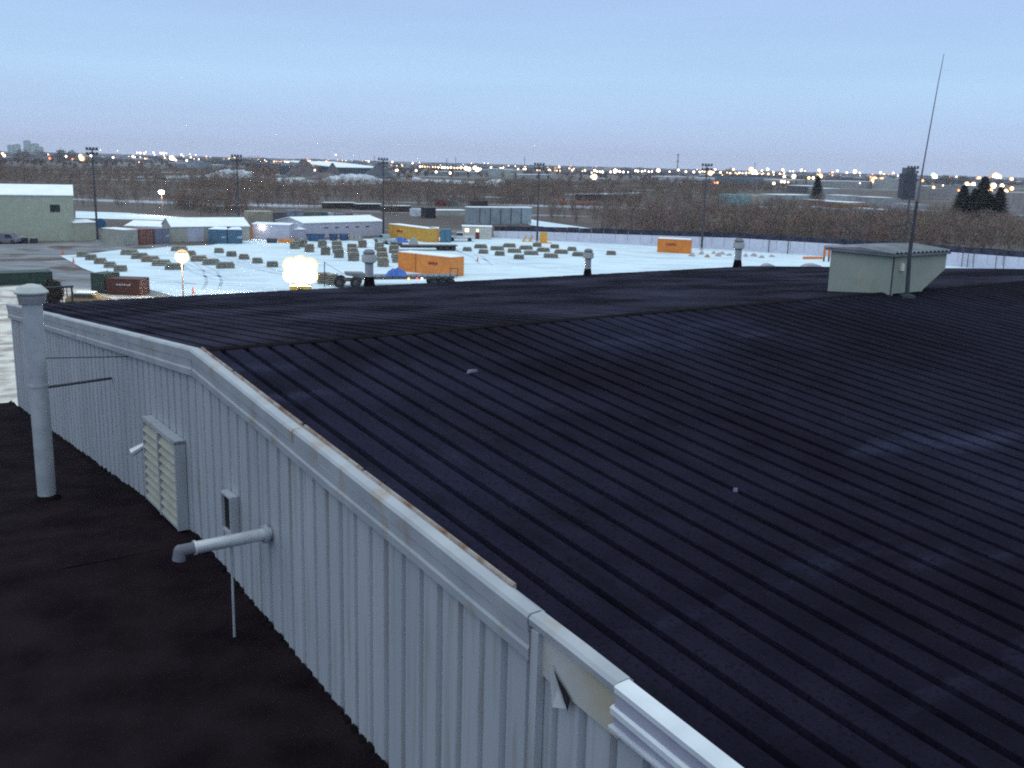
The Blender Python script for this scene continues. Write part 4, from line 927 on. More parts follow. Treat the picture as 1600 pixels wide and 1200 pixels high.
l = bpy.data.lights.new('floodlight', 'AREA'); l.shape = 'RECTANGLE'; l.size = 2.6; l.size_y = 1.6; l.energy = 14000; l.color = (1, .93, .72); o = bpy.data.objects.new('floodlight', l); col.objects.link(o); o.parent = lt; o.location = (0, -.3, zc); o.rotation_euler = (R(72), 0, 0)
# slim boom beside the floodlight
t = thing('boom_frame', 'thin dark boom frame with cable beside the floodlight', 'boom', tuple(gp(507, 449)), 0)
MB().cyl((0, 0, 0), (.05, 0, 3.2), .06, n=8).build('upright', M_steel, t); MB().cyl((.05, 0, 3.1), (2.4, 0, 1.7), .025, n=6).build('cable', M_steel, t); MB().cyl((0, 0, 2.1), (.9, 0, .7), .03, n=6).build('brace', M_steel, t)

# ================================================================ far background
FARGRP = 'low industrial buildings along the far edge of the brush'
def far(x0, x1, yb, yt, c, label, depth=25, snow=True, name='far_building', dark=False):
    t = block(x0, x1, yb, yt, c, label, name, 'building', depth, snow, 0, FARGRP); return t
far(520, 603, 276, 262, (.06, .075, .11), 'large dark shed with wide snowy roof between two dark gravel heaps', 60, False)
P1 = gp(522, 276); P2 = gp(600, 276); hh_ = height_px(P1, 14); mb = MB(); c0, rz_, wd_ = face_place(P1, P2)
mb.hexa([(-wd_/2, -2, hh_), (wd_/2, -2, hh_), (wd_/2*.97, 60, hh_ + 4.2), (-wd_/2*.97, 60, hh_ + 4.2), (-wd_/2, -2, hh_ + .5), (wd_/2, -2, hh_ + .5), (wd_/2*.97, 60, hh_ + 5), (-wd_/2*.97, 60, hh_ + 5)])
mb.build('roof', M_snowroof, [o for o in col.objects if o.get('label', '').startswith('large dark shed')][0])
for px, py, wpx, hpx, m_, lb, nm in ((520, 278, 32, 22, (.07, .06, .075), 'dark cone-shaped gravel heap left of the large dark shed', 'gravel_heap'), (592, 279, 60, 22, (.05, .055, .08), 'wide dark gravel heap right of the large dark shed', 'gravel_heap'),
     (475, 275, 60, 26, (.085, .065, .075), 'brown earth mound behind the orange-lit plant', 'earth_mound'), (510, 281, 70, 12, (.09, .075, .085), 'low brown earth mound in front of the orange-lit plant', 'earth_mound')):
    P = gp(px, py); r_ = height_px(P, wpx)/2; h_ = height_px(P, hpx); mb = MB(); n = 26; q = random.Random(px)
    for k in range(6):
        for i in range(n):
            a = 2*math.pi*i/n; rr = r_*(1 - k/5.5)*(1 + q.uniform(-.07, .07)); mb.v.append((rr*math.cos(a), rr*math.sin(a), h_*(k/5)*(1 + q.uniform(-.06, .06))))
    for k in range(5):
        for i in range(n): j = (i+1) % n; mb.f.append((k*n+i, k*n+j, (k+1)*n+j, (k+1)*n+i)); mb.m.append(0)
    mb.f.append(tuple(range(5*n, 6*n))); mb.m.append(0)
    t = mb.build(nm, paint('mound_%d' % px, m_), None, loc=tuple(P)); tag(t, lb, 'heap')
def snowbank(x0, x1, y, hpx, label, seed, m=None):
    p1, p2 = gp(x0, y), gp(x1, y); c, rz, wd = face_place(p1, p2); h = height_px(c, hpx); q = random.Random(seed); mb = MB(); n = 60; mm = 8; dp = h*5
    for j in range(mm + 1):
        for i in range(n + 1):
            u = i/n*2 - 1; v = j/mm*2 - 1; e = max(0, 1 - abs(u)**4)*max(0, 1 - v*v); mb.v.append((u*wd/2, v*dp/2 + dp/2, h*e*(.45 + .65*q.random())))
    for j in range(mm):
        for i in range(n): a = j*(n+1) + i; mb.f.append((a, a+1, a+n+2, a+n+1)); mb.m.append(0)
    t = mb.build('snow_bank', m or M_snowroof, None, loc=tuple(c)); t.rotation_euler.z = rz; tag(t, label, 'snow bank')
snowbank(530, 612, 285, 12, 'rugged grey-white snow bank in front of the large dark shed', 1, mat('dirty_snow', (.40, .43, .48), (.62, .66, .72), scale=.15))
snowbank(357, 420, 278, 12, 'dirty snow bank above the brush left of the orange-lit plant', 2, mat('dirty_snow', (1, 1, 1)))
snowbank(640, 672, 284, 7, 'small dirty snow heap at the left end of the long snow patch', 3, mat('dirty_snow', (1, 1, 1)))
snowbank(775, 800, 287, 6, 'small snow heap at the right end of the long snow patch', 4)
blds = [(745, 778, 273, 265, (.26, .31, .36), 'pale low hall left of the pointed tent hall'), (777, 801, 274, 264, (.36, .42, .46), 'pale hall beside the pointed tent hall'), (801, 817, 277, 266, (.38, .40, .36), 'light beige tent hall right of the pale halls'),
 (815, 856, 281, 273, (.34, .37, .37), 'long low grey-green hall crossed by the mast'), (690, 745, 274, 268, (.22, .24, .28), 'long low dark grey hall below the brightest row of lights'),
 (1008, 1021, 281, 277, (.50, .48, .50), 'tiny white roof left of the pale twin halls'), (1035, 1077, 284, 276, (.44, .42, .44), 'pale twin hall left of the mast'), (1089, 1103, 285, 278, (.44, .42, .42), 'small pale hall just left of the mast top'),
 (1104, 1116, 286, 278, (.40, .40, .42), 'small pale hall just right of the mast'), (1124, 1137, 289, 280, (.44, .42, .45), 'small pinkish hall left of the teal hall'), (1137, 1197, 291, 278, (.10, .17, .24), 'large teal and blue hall right of the orange glow'),
 (1197, 1212, 291, 278, (.20, .26, .28), 'grey-green end of the teal hall'), (1213, 1258, 292, 281, (.34, .32, .32), 'beige hall under the paired warm lights'), (1158, 1173, 321, 305, (.22, .38, .40), 'teal-white container half hidden in the brush'),
 (1173, 1191, 320, 306, (.42, .39, .33), 'beige box truck body in the brush'), (1193, 1203, 319, 305, (.40, .37, .33), 'beige cube beside the box truck body'), (1219, 1270, 312, 305, (.36, .42, .46), 'long pale blue roof in the brush'),
 (1255, 1282, 302, 291, (.12, .11, .12), 'dark brown hall behind the pale blue roof'), (1281, 1342, 293, 283, (.36, .36, .36), 'long beige-grey hall under the horizon right of centre'), (1284, 1310, 303, 295, (.32, .34, .36), 'small grey hall below the long beige-grey one'),
 (1340, 1362, 295, 284, (.30, .29, .32), 'small violet-grey hall left of the twin yellow lights'), (1385, 1412, 296, 280, (.36, .37, .36), 'beige hall left of the dark tower'), (1322, 1340, 313, 306, (.38, .40, .44), 'small pale hall in the violet yard'),
 (1324, 1350, 328, 317, (.26, .15, .13), 'reddish brown low building right of the violet yard'), (1343, 1358, 332, 320, (.30, .18, .08), 'small orange-brown cabin right of the reddish low building'), (1302, 1330, 340, 327, (.22, .30, .40), 'blue-grey shed above the rooftop box'),
 (1290, 1302, 322, 314, (.22, .12, .15), 'dark maroon shed in the violet yard'), (1370, 1392, 318, 309, (.30, .29, .34), 'violet-grey shed left of the antenna'), (1392, 1406, 322, 310, (.32, .34, .36), 'pale grey shed behind the antenna mast'),
 (1372, 1392, 338, 328, (.28, .30, .38), 'blue-grey low shed beside the antenna'), (1430, 1440, 300, 284, (.36, .36, .36), 'narrow pale tower hall right of the antenna'), (1441, 1462, 300, 291, (.22, .23, .27), 'slate hall right of the antenna'),
 (1462, 1482, 312, 295, (.30, .28, .28), 'beige-pink hall between the antenna and the spruces'), (1436, 1450, 338, 320, (.30, .30, .34), 'grey cube building right of the antenna, low down'), (1455, 1478, 352, 330, (.30, .34, .38), 'pale blue-grey hall left of the spruces'),
 (1484, 1500, 303, 290, (.30, .29, .31), 'pale grey hall left behind the spruces'), (1512, 1524, 306, 290, (.32, .32, .34), 'pale hall between two spruces'), (1567, 1640, 352, 302, (.36, .32, .32), 'large beige-pink building at the right edge'),
 (1572, 1640, 357, 338, (.20, .25, .30), 'blue-grey low hall in front of the large building at the right edge'), (30, 75, 249, 240, (.20, .22, .26), 'low grey hall at far left under the trees'), (105, 190, 246, 239, (.30, .30, .33), 'long pale roof above the brush at left'),
 (210, 238, 252, 248, (.34, .33, .36), 'thin pale roof left of the cluster of white lights'), (280, 302, 263, 255, (.26, .24, .26), 'faint grey hall below the white lights'), (310, 332, 269, 254, (.24, .28, .32), 'blue-grey hall in the brush left of the dirty snow bank'),
 (332, 350, 268, 258, (.34, .33, .34), 'pale hall beside the blue-grey hall in the brush'), (860, 868, 277, 273, (.40, .40, .42), 'tiny pale hut right of the mast'), (948, 960, 282, 279, (.46, .44, .46), 'tiny white roof right of the round white light')]
for x0, x1, yb, yt, c, lb in blds: far(x0, x1, yb, yt, c, lb, depth=14, snow=(yb - yt < 12), name='far_building')
# dark grain tower and comm tower
P = gp(1419, 312); h = atd(1419, 262, P.y).z; t = thing('grain_tower', 'dark blocky tower rising over the horizon left of the antenna', 'tower', tuple(P), 0); w_ = height_px(P, 20)
MB().box(-w_/2, w_/2, 0, w_, 0, h*.82).build('tower_body', paint('tower_dark', (.045, .045, .075)), t); MB().box(-w_*.42, w_*.38, .5, w_*.8, h*.82, h).build('head_house', paint('tower_head', (.10, .13, .15)), t)
P = gp(1058, 270.5); h = atd(1058, 241, P.y).z; t = thing('lattice_tower', 'thin lattice communication tower on the horizon', 'tower', tuple(P), 0); k = height_px(P, 1)
for sx, sy in ((-1, -1), (1, -1), (1, 1), (-1, 1)): MB().cyl((sx*k*.9, sy*k*.9, 0), (sx*k*.35, sy*k*.35, h), k*.22, n=6).build('leg', M_steel, t)
mb = MB()
for i in range(12): z0 = h*i/12; z1 = h*(i+1)/12; f0 = .9 - .55*i/12; mb.cyl((-k*f0, -k*f0, z0), (k*f0, -k*f0, z1), k*.15, n=5).cyl((k*f0, k*f0, z0), (-k*f0, k*f0, z1), k*.15, n=5)
mb.build('bracing', M_steel, t)['kind'] = 'stuff'
for z in (h*.97, h*.62): MB().cyl((0, 0, z - k), (0, 0, z + k), k*1.6, n=10).build('antenna_drum', M_steel, t)
for i, (px, yt, wpx) in enumerate(((15, 226, 8), (25, 225, 7), (40, 219, 8), (52, 224, 9), (60, 229, 8))):
    D = 6500; Q = atd(px, yt, D); t = thing('office_tower', ['leftmost faint', 'second faint', 'tallest faint', 'second tallest faint', 'lowest faint'][i] + ' teal office tower on the far left skyline', 'tower', (Q.x, D, 0), 0, 'downtown towers on the skyline'); w_ = wpx*D/F
    MB().box(-w_/2, w_/2, 0, w_, 0, Q.z*.96).build('tower_body', mat('tower_teal', (.16, .26, .28), (.22, .32, .36), scale=.02), t); MB().box(-w_*.3, w_*.3, w_*.2, w_*.8, Q.z*.96, Q.z).build('roof_plant', M_steel, t)
for px, pt in ((698, 240), (712, 239), (820, 238), (1180, 246), (585, 236)):
    D = 3000; Q = atd(px, pt + 6, D); t = thing('power_pylon', 'faint thin pylon above the horizon, %s' % {698: 'left of a close pair', 712: 'right of a close pair', 820: 'just left of the mast by the orange board', 1180: 'over the teal hall', 585: 'left of the mast at the long white building'}[px], 'pylon', (Q.x, D, 0), 0, 'faint pylons on the horizon')
    MB().cyl((0, 0, 0), (0, 0, Q.z), 1.1, .5, n=5).build('mast', M_steel, t)
    for f in (.85, .7): MB().box(-4, 4, -.3, .3, Q.z*f, Q.z*f + .5).build('crossarm', M_steel, t)

# ---- spruces at the right
def spruce(px, py, pt, wpx, label):
    P = gp(px, py); h = atd(px, pt - 9, P.y).z; r_ = height_px(P, wpx)/2; t = thing('spruce_tree', label, 'tree', tuple(P), 0, 'dark spruces at the right'); q = random.Random(px); mb = MB()
    for k in range(5200):
        f = q.random()**.75; rr = r_*2.0*(1 - f)**.75*(.55 + .45*abs(math.sin(f*38)))*q.uniform(.35, 1.05); a = q.uniform(0, 6.283); c = Vector((rr*math.cos(a), rr*math.sin(a), h*(.06 + .94*f))); s_ = h*.028
        d = Vector((math.cos(a), math.sin(a), -.35))*s_*q.uniform(1, 2.6); e = Vector((-math.sin(a), math.cos(a), q.uniform(-.3, .3)))*s_*.6; mb.quad(c - e, c + e, c + d)
    mb.build('crown', M_spruce, t); MB().cyl((0, 0, 0), (0, 0, h*.9), h*.016, .02, n=7).build('trunk', M_bark[4], t)
for a in ((1500, 352, 297, 26, 'broad dark spruce, leftmost at the right of the antenna'), (1517, 353, 303, 20, 'short dark spruce between the two tall ones'), (1530, 354, 284, 27, 'tallest dark spruce in the middle of the group'),
          (1557, 355, 300, 22, 'dark spruce at the right end of the group'), (1543, 354, 312, 22, 'lowest dark spruce filling the gap at the right'), (1275, 318, 283, 14, 'small dark tree among the pale halls')): spruce(*a)

# ---- bare brushwood, built as one mass
def brush(name, regions, seed, clear, ntri=110, hgt=(3.5, 6.5), mats=(0, 1, 2, 3, 4), tw=(.035, .085), tl=(.4, 1.3)):
    """regions: (px0, px1, y_far, y_near, count) in photo terms, turned into ground areas"""
    g = np.random.default_rng(seed); V = []; MI = []
    for (x0, x1, y0, y1, cnt) in regions:
        px = g.uniform(x0, x1, cnt)
        # uniform in ground area between the two ray depths: sample 1/D^2
        for X in px:
            yh = 255.9 + .0259*(X - 800); t0 = gp(X, max(y0, yh + 7)).y; t1 = gp(X, max(y1, yh + 9)).y
            D = math.sqrt(g.uniform(min(t0, t1)**2, max(t0, t1)**2))
            # pixel row of that depth along the column
            d = ray(X, (y0 + y1)/2); P = (d.x/d.y*D, D)
            qx, qy = proj((P[0], P[1], 0))
            if any(a <= qx <= b and c <= qy <= e for a, b, c, e in clear): continue
            h = g.uniform(*hgt); r = h*g.uniform(.28, .42); mi = mats[int(g.integers(0, len(mats)))]
            n = ntri; th = g.uniform(0, 6.283, n); ph = g.uniform(0, 1, n); rad = g.uniform(.1, 1, n)**.6
            cz = h*(.12 + .8*ph); rr = r*rad*np.sqrt(np.clip(1 - ((ph - .5)*1.9)**2, .08, 1))
            c = np.stack([P[0] + rr*np.cos(th), P[1] + rr*np.sin(th), cz], 1)
            k = D/400.0; k = max(1.0, k)
            up_ = np.stack([np.cos(th)*g.uniform(.1, .9, n), np.sin(th)*g.uniform(.1, .9, n), g.uniform(-.1, 1.0, n)], 1)*g.uniform(tl[0], tl[1], (n, 1))*h/5
            sd = np.stack([np.sin(th), -np.cos(th), g.uniform(-.4, .4, n)], 1)*g.uniform(tw[0], tw[1], (n, 1))*k
            V.append(np.stack([c - sd, c + sd, c + up_], 1).reshape(-1, 3)); MI.append(np.full(n, mi))
            if D < 420:   # a visible stem
                s = .07; V.append(np.array([[P[0] - s, P[1], 0], [P[0] + s, P[1], 0], [P[0], P[1], h*.8]])); MI.append(np.array([4]))
    V = np.concatenate(V); MI = np.concatenate(MI); nt_ = len(MI); me = bpy.data.meshes.new(name)
    me.vertices.add(len(V)); me.vertices.foreach_set('co', V.ravel()); me.loops.add(len(V)); me.loops.foreach_set('vertex_index', np.arange(len(V), dtype=np.int32))
    me.polygons.add(nt_); me.polygons.foreach_set('loop_start', np.arange(0, len(V), 3, dtype=np.int32)); me.polygons.foreach_set('material_index', MI.astype(np.int32))
    for m in M_bark: me.materials.append(m)
    me.update(); me.validate(); o = bpy.data.objects.new(name, me); col.objects.link(o)
    print(name, nt_); return o
clear = [(0, 120, 300, 380), (118, 310, 329, 347), (325, 395, 317, 325), (388, 600, 326, 400), (500, 650, 316, 331), (600, 735, 336, 400), (640, 735, 324, 344), (735, 850, 326, 400), (430, 620, 275, 291), (640, 800, 279, 292), (865, 950, 314, 324), (735, 850, 322, 330),
         (1150, 1275, 302, 324), (1285, 1490, 280, 345), (1560, 1640, 300, 360), (765, 860, 326, 345)]
b = brush('brushwood', [(-60, 480, 268, 333, 2300), (300, 620, 290, 330, 900), (600, 880, 290, 324, 900), (780, 1240, 290, 352, 2400), (940, 1640, 340, 372, 900), (1080, 1640, 345, 384, 520), (1200, 1640, 318, 350, 500), (270, 400, 322, 338, 160), (600, 870, 316, 346, 260), (1330, 1640, 356, 396, 420), (1000, 1330, 362, 382, 160)], 3, clear)
tag(b, 'dense leafless brown and grey brushwood covering the land beyond the yard', 'brushwood', kind='stuff')
b = brush('distant_woods', [(-60, 420, 246, 268, 900), (400, 1640, 264, 290, 1500), (1000, 1640, 278, 292, 600)], 5, [(430, 620, 268, 291), (640, 800, 279, 292), (1030, 1120, 277, 286)], ntri=34, hgt=(4, 7), mats=(4, 4, 1, 2, 0), tw=(.25, .5), tl=(1.0, 2.4))
tag(b, 'dark strip of distant woods below the horizon', 'woods', kind='stuff')
# city edge: mass of low dark roofs and trees at 2 to 5 km
g = random.Random(12); mb = MB()
for k in range(900):
    X = g.uniform(-80, 1680); D = g.uniform(1700, 5200); d = ray(X, 262); x = d.x/d.y*D; w_ = g.uniform(8, 40); h = g.uniform(2.5, 8)*(1 + (D > 3500)*.5); dp = g.uniform(8, 25)
    if 420 < X < 620 and D < 2600: continue
    mb.box(x, x + w_, D, D + dp, 0, h, mi=g.choice((0, 0, 1, 2)))
    mb.prism([(x - .5, h), (x + w_ + .5, h), (x + w_/2, h + g.uniform(.5, 3))], D, D + dp, mi=g.choice((0, 1, 3)))
o = mb.build('city_edge', [paint('city_dark', (.06, .06, .10)), paint('city_violet', (.10, .09, .14)), paint('city_grey', (.20, .19, .24)), paint('city_snow', (.40, .42, .50))]); tag(o, 'mass of low roofs along the horizon under the city lights', 'city', kind='stuff')
# tree clumps on the skyline at far left
def clump(px, D, wpx, toppx, label, seed):
    q = random.Random(seed); Q = atd(px, toppx, D); w_ = wpx*D/F; h = Q.z; mb = MB(); t = thing('skyline_trees', label, 'trees', (Q.x, D, 0), 0)
    for k in range(700):
        u = q.uniform(-1, 1); c = Vector((u*w_/2, q.uniform(-8, 8), q.uniform(.1, 1)*h*(1 - .45*u*u)*q.uniform(.8, 1))); s = h*.07
        mb.quad(c, c + Vector((q.uniform(-s, s), 0, q.uniform(-s, s)))*1.6, c + Vector((q.uniform(-s, s), q.uniform(-s, s), q.uniform(-s, s)))*1.6)
    mb.build('crown', M_bark[4], t); MB().cyl((0, 0, 0), (0, 0, h*.6), h*.04, n=6).build('trunk', M_bark[4], t)
for i, a in enumerate(((34, 1900, 22, 232, 'dark tree clump below the faint towers'), (60, 2000, 34, 234, 'ragged dark trees right of the faint towers'), (95, 1900, 14, 231, 'small clump left of the leftmost mast top'), (112, 2100, 18, 234, 'low clump beside the leftmost mast top'), (330, 2300, 50, 245, 'low dark trees left of the second mast top'),
      (395, 1800, 60, 243, 'broad dark clump right of the second mast top'), (1140, 2400, 16, 262, 'small clump right of the mast by the lone orange container'), (1480, 1500, 26, 272, 'dark clump right of the antenna on the skyline'), (1505, 1700, 18, 273, 'thin clump left of the big white light'))): clump(*a, i)

# ---- the lights of the city: each a lamp on its pole
protoL = {}
L_cityhalo = {k: mat('halo_' + k, (.03, .03, .03), emit=(c, e)) for k, c, e in (('w', (1, .62, .34), .75), ('y', (1, .48, .18), .85), ('o', (1, .32, .12), .7), ('c', (.7, 1, .9), .7), ('r', (1, .2, .1), .5))}  # glow colours of the halo discs added behind the city lamps
LG = 'street and yard lights scattered along the horizon'
names_ = {'w': L_white, 'y': L_warm, 'o': L_or, 'c': L_cool, 'r': L_red}
lab = {'w': 'tiny white light along the horizon', 'y': 'tiny warm yellow light along the horizon', 'o': 'tiny orange light along the horizon', 'c': 'tiny cold white light along the horizon', 'r': 'tiny red light along the horizon'}
def city_light(px, py, s, k, label=None):
    yh = 237.5 + .0259*px*.9; dy = py - (255.7 + .0259*(px - 800)); 
    D = min(4800, max(500, 8.0*F/max(dy, 2.2))); Q = atd(px, py, D); z = max(3.0, Q.z)
    if k not in protoL:
        t = thing('street_light', lab[k], 'street light', (0, 0, 0), 0, LG); MB().ball((0, 0, 0), 1.0, n=8, k=6).build('lamp', names_[k], t); MB().cyl((0, 0, -1.0), (0, 0, -8), .09, n=5).build('pole', M_steel, t); MB().cyl((0, .6, 0), (0, .9, 0), 1.45, n=12).build('lamp_halo_disc', L_cityhalo[k], t); protoL[k] = t; o = t  # disc behind the lamp is added glow, imitating its halo
    else: o = copy_tree(protoL[k])
    r_ = s*D/F*(.54 if s < 3.5 else .72); o.location = (Q.x, D, z); o.scale = (r_, r_, r_*1.0); 
    for ch in o.children:
        if ch.name.startswith('pole'): ch.scale.z = (z/r_)/8.0
    o['label'] = label or lab[k]; return o
Ls = []
q_ = random.Random(21)
for k_ in range(48):
    X_ = q_.choice((q_.uniform(200, 620), q_.uniform(620, 1600))); Ls.append((X_, 255.7 + .0259*(X_ - 800) + q_.uniform(.5, 7), q_.uniform(.8, 1.8), q_.choice('yywo')))
def add(x0, y0, sx, items):
    for (x, y, s, k) in items: Ls.append((x0 + x/sx, y0 + y/sx, s, k))
add(0, 210, 8, [(30, 240, 3.2, 'y'), (52, 265, 3, 'w'), (600, 258, 3, 'w'), (773, 272, 2.4, 'w'), (825, 275, 2.4, 'w'), (905, 310, 2.2, 'r'), (1005, 275, 4, 'y'), (1020, 300, 4.5, 'y'), (1138, 268, 3, 'w'), (1413, 290, 2.4, 'w'), (1255, 197, 1, 'w'), (1468, 203, .9, 'w'), (620, 300, 3, 'r')])
add(200, 225, 7.2727, [(105, 98, 1.8, 'w'), (140, 103, 2.4, 'w'), (185, 105, 2.2, 'w'), (200, 92, 1.6, 'w'), (290, 98, 2, 'w'), (375, 103, 2.4, 'w'), (405, 105, 2.4, 'w'), (435, 105, 1.2, 'w'), (55, 143, 2.8, 'w'), (75, 150, 1.8, 'w'), (140, 150, 1.5, 'y'), (192, 165, 1.2, 'w'), (270, 140, 2.6, 'w'), (418, 157, 2, 'y'), (495, 158, 4.6, 'w'), (520, 172, 3.2, 'w'), (545, 185, 2, 'w'),
  (607, 120, 1.6, 'w'), (705, 118, 1.1, 'w'), (713, 152, 2, 'w'), (667, 187, 2.2, 'w'), (804, 173, 1.5, 'w'), (770, 125, 1, 'w'), (895, 168, 1, 'o'), (1090, 172, 1, 'o'), (1148, 165, 1.6, 'y'), (1240, 172, 1, 'o'), (1555, 183, 1.2, 'w'), (125, 205, 1.2, 'y')])
add(400, 225, 7.2727, [(205, 200, 1.6, 'y'), (232, 198, 1, 'y'), (262, 200, 1, 'o'), (285, 200, 1, 'y'), (330, 197, 2.2, 'w'), (355, 200, 2.6, 'w'), (372, 205, 1.6, 'y'), (585, 178, 2.4, 'o'), (655, 178, 2, 'o'), (595, 215, 5, 'y'), (615, 235, 4.4, 'y'), (632, 262, 3.6, 'y'), (575, 205, 3.5, 'o'), (668, 297, 2, 'w'), (700, 205, 2, 'w'), (725, 210, 3, 'w'), (750, 215, 3.2, 'w'), (800, 210, 3.6, 'o'), (815, 225, 3.6, 'o'), (828, 185, 2, 'y'), (907, 122, 1.6, 'w'),
  (980, 188, 1, 'y'), (1020, 190, .9, 'w'), (1095, 190, 1.1, 'w'), (1205, 195, 1.3, 'y'), (1250, 195, 1.8, 'w'), (1280, 198, 1.8, 'w'), (1550, 203, 1.6, 'w'), (1537, 240, 1.2, 'o'), (1595, 300, 2.6, 'w')])
add(600, 225, 7.2727, [(95, 205, 1.8, 'w'), (82, 240, 1, 'o'), (145, 248, 1.1, 'y'), (210, 248, 1.4, 'y'), (325, 217, 2, 'w'), (402, 212, 1.1, 'w'), (148, 298, 3, 'w'), (365, 302, 2.4, 'w'), (592, 317, 2.6, 'w'), (752, 330, 2.8, 'w'), (410, 257, 2, 'w'), (435, 255, 2, 'y'), (465, 258, 1.6, 'y'), (493, 258, 1.2, 'y'), (515, 263, 1.2, 'o'), (555, 262, 1.6, 'y'), (585, 262, 1.6, 'y'), (618, 265, 1.8, 'w'), (660, 267, 2.4, 'w'), (690, 268, 2.6, 'w'), (725, 270, 2.2, 'w'), (760, 268, 2.2, 'w'), (800, 272, 2, 'y'), (835, 272, 2.2, 'y'), (875, 268, 3, 'w'), (930, 275, 3.6, 'w'), (965, 285, 3.6, 'w'), (1035, 275, 4, 'w'), (1060, 290, 4, 'w'), (1095, 285, 2.4, 'w'), (845, 230, 1, 'w'), (900, 235, 1, 'w'),
  (1215, 268, 2.4, 'y'), (1230, 260, 1.2, 'w'), (1325, 278, 2.6, 'y'), (1350, 280, 2, 'w'), (1385, 283, 1.3, 'w'), (1525, 285, 1.8, 'w'), (1545, 248, 1.8, 'w'), (1590, 285, 2, 'w'), (1182, 220, 1, 'w'), (1415, 245, 1, 'w'), (1490, 250, 1, 'w')])
add(800, 225, 7.2727, [(40, 255, 1, 'w'), (90, 252, 1.4, 'w'), (70, 285, 1.8, 'w'), (150, 258, 1.3, 'y'), (152, 285, 2, 'w'), (285, 298, 1.4, 'y'), (310, 300, 2.4, 'y'), (405, 268, 1.6, 'y'), (458, 257, 2, 'w'), (535, 262, 2.2, 'w'), (490, 272, 1.2, 'o'), (420, 293, 2.2, 'y'), (435, 298, 1.6, 'y'), (487, 300, 1.4, 'o'), (510, 303, 1.4, 'y'), (545, 303, 1.4, 'y'), (650, 275, 1.6, 'y'), (705, 280, 1.4, 'y'), (685, 298, 2, 'w'), (830, 300, 2.2, 'w'), (800, 308, 1.4, 'y'), (912, 280, 1.2, 'y'), (940, 300, 2.8, 'w'), (965, 312, 2, 'w'), (1000, 315, 2.2, 'w'), (1030, 318, 2.6, 'w'), (905, 325, 1.6, 'w'), (935, 373, 5, 'w'), (897, 372, 1.4, 'w'), (1120, 318, 2.4, 'w'), (1175, 305, 3.6, 'w'), (1165, 320, 2.4, 'w'), (1225, 312, 2.6, 'w'), (1265, 318, 2.4, 'w'), (1320, 320, 1.4, 'w'), (1405, 305, 2.4, 'w'), (1430, 308, 2.6, 'w'), (1475, 312, 1.4, 'w'), (1510, 305, 1.4, 'y'), (1555, 315, 2, 'w'), (1590, 310, 1.8, 'w')])
add(1000, 225, 7.2727, [(25, 310, 1.8, 'w'), (55, 305, 2, 'w'), (100, 315, 2, 'w'), (135, 312, 1.8, 'w'), (208, 303, 3.6, 'w'), (337, 315, 1.6, 'w'), (435, 298, 3.2, 'w'), (522, 315, 2.2, 'w'), (612, 318, 2.6, 'w'), (650, 295, 2, 'w'), (680, 318, 2.2, 'w'), (710, 313, 1.6, 'w'), (800, 330, 4.4, 'y'), (832, 322, 2.2, 'w'), (855, 292, 2.8, 'w'), (915, 322, 2.4, 'w'), (850, 440, 2.2, 'r'), (880, 440, 2.6, 'o'), (935, 352, 1.2, 'y'), (990, 325, 1.6, 'y'), (1025, 332, 2.4, 'y'), (1045, 322, 1.6, 'y'), (1085, 328, 1.4, 'y'), (1105, 338, 1.6, 'y'), (1130, 330, 2.2, 'w'), (1165, 332, 2, 'y'), (1205, 330, 2.2, 'w'), (1060, 292, 3.2, 'w'), (1265, 290, 4.4, 'w'), (1300, 330, 6, 'w'), (1320, 340, 3.6, 'w'), (1240, 328, 1.6, 'y'), (1385, 302, 2, 'w'), (1362, 330, 1.4, 'y'), (1385, 345, 1.8, 'y'), (1450, 288, 3.2, 'w'), (1460, 340, 2.6, 'y'), (1518, 320, 2.2, 'w'), (1520, 348, 1.6, 'y'), (1522, 448, 3.2, 'w'), (1590, 340, 2, 'w')])
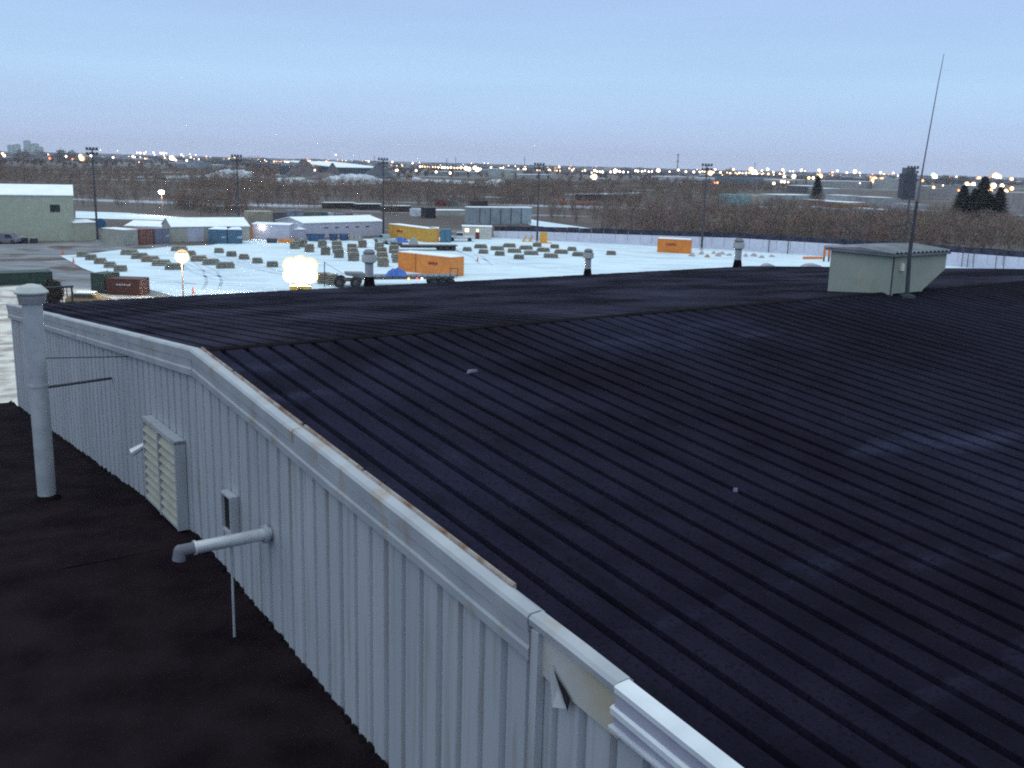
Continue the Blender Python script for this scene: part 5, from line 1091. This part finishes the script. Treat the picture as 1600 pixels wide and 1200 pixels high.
add(1200, 225, 7.2727, [(60, 320, 2.2, 'w'), (65, 347, 1.6, 'y'), (168, 293, 3.2, 'w'), (188, 325, 2.2, 'y'), (160, 345, 1.4, 'o'), (187, 372, 3.2, 'w'), (295, 368, 3.8, 'w'), (250, 310, 1.2, 'w'), (285, 308, 2, 'w'), (380, 297, 3.2, 'w'), (422, 308, 1.2, 'w'), (465, 385, 3.4, 'y'), (515, 385, 3.2, 'w'), (155, 428, 2.8, 'w'), (187, 430, 2.8, 'w'), (230, 433, 2.2, 'y'), (580, 298, 3, 'w'), (590, 325, 1.6, 'o'), (565, 347, 1.8, 'y'), (597, 365, 4.2, 'y'), (735, 322, 1.8, 'y'), (733, 357, 2, 'o'), (788, 305, 2.6, 'w'), (828, 357, 1.6, 'o'), (897, 327, 2.6, 'w'), (988, 313, 3.6, 'w'), (1045, 328, 2, 'w'), (1165, 375, 2, 'o'), (1210, 410, 6, 'y'), (1292, 412, 5, 'y'), (1280, 325, 3, 'w'), (1320, 345, 2.4, 'y'), (1370, 348, 2, 'o'), (1405, 358, 2, 'y'), (1425, 330, 2.4, 'w'), (1475, 360, 1.6, 'w'), (1578, 343, 2.4, 'o'), (1045, 445, 1.6, 'w')])
add(1400, 225, 8, [(140, 378, 3, 'o'), (210, 425, 3, 'y'), (332, 460, 3.4, 'o'), (470, 400, 5.4, 'c'), (490, 412, 4.6, 'c'), (472, 542, 3.2, 'y'), (755, 410, 2, 'w'), (785, 578, 2.8, 'o'), (588, 518, 1.6, 'w'), (890, 503, 4, 'w'), (930, 505, 2.4, 'o'), (970, 505, 3.8, 'w'), (1037, 432, 4, 'y'), (1175, 425, 2.6, 'o'), (1245, 405, 6.5, 'w'), (1280, 420, 6.5, 'w'), (1445, 440, 3.6, 'y'), (1385, 430, 1.4, 'o'), (1220, 522, 5, 'w'), (1328, 522, 3.6, 'w'), (1450, 556, 3.6, 'y'), (1175, 598, 6, 'y'), (1368, 605, 6, 'y')])
special = {(935, 373): 'large round white light alone in the brush below the row of city lights', (1300, 330): 'brightest white light of the centre-right cluster', (1210, 410): 'left one of the twin yellow lights above the violet yard', (1292, 412): 'right one of the twin yellow lights above the violet yard',
           (1245, 405): 'biggest white glare near the right edge of the horizon', (595, 215): 'brightest lamp of the orange-lit plant', (470, 400): 'greenish-white light just right of the antenna', (495, 158): 'brightest white light in the left cluster', (905, 310): 'small red light at the far left'}
k = 0
cnt = {}
for (x, y, s, kk) in Ls: city_light(x, y, s, kk)
for (x0, sx, key) in ((800, 7.2727, (935, 373)), (1000, 7.2727, (1300, 330)), (1200, 7.2727, (1210, 410)), (1200, 7.2727, (1292, 412)), (1400, 8, (1245, 405)), (400, 7.2727, (595, 215)), (1400, 8, (470, 400)), (200, 7.2727, (495, 158)), (0, 8, (905, 310))):
    X = x0 + key[0]/sx; Y = (210 if x0 == 0 else 225) + key[1]/sx
    for o in [o for o in col.objects if o.type == 'EMPTY' and o.name.startswith('street_light')]:
        a, b_ = proj(o.location)
        if abs(a - X) < .3 and abs(b_ - Y) < .3: o['label'] = special[key]; o['group'] = ''; del o['group']
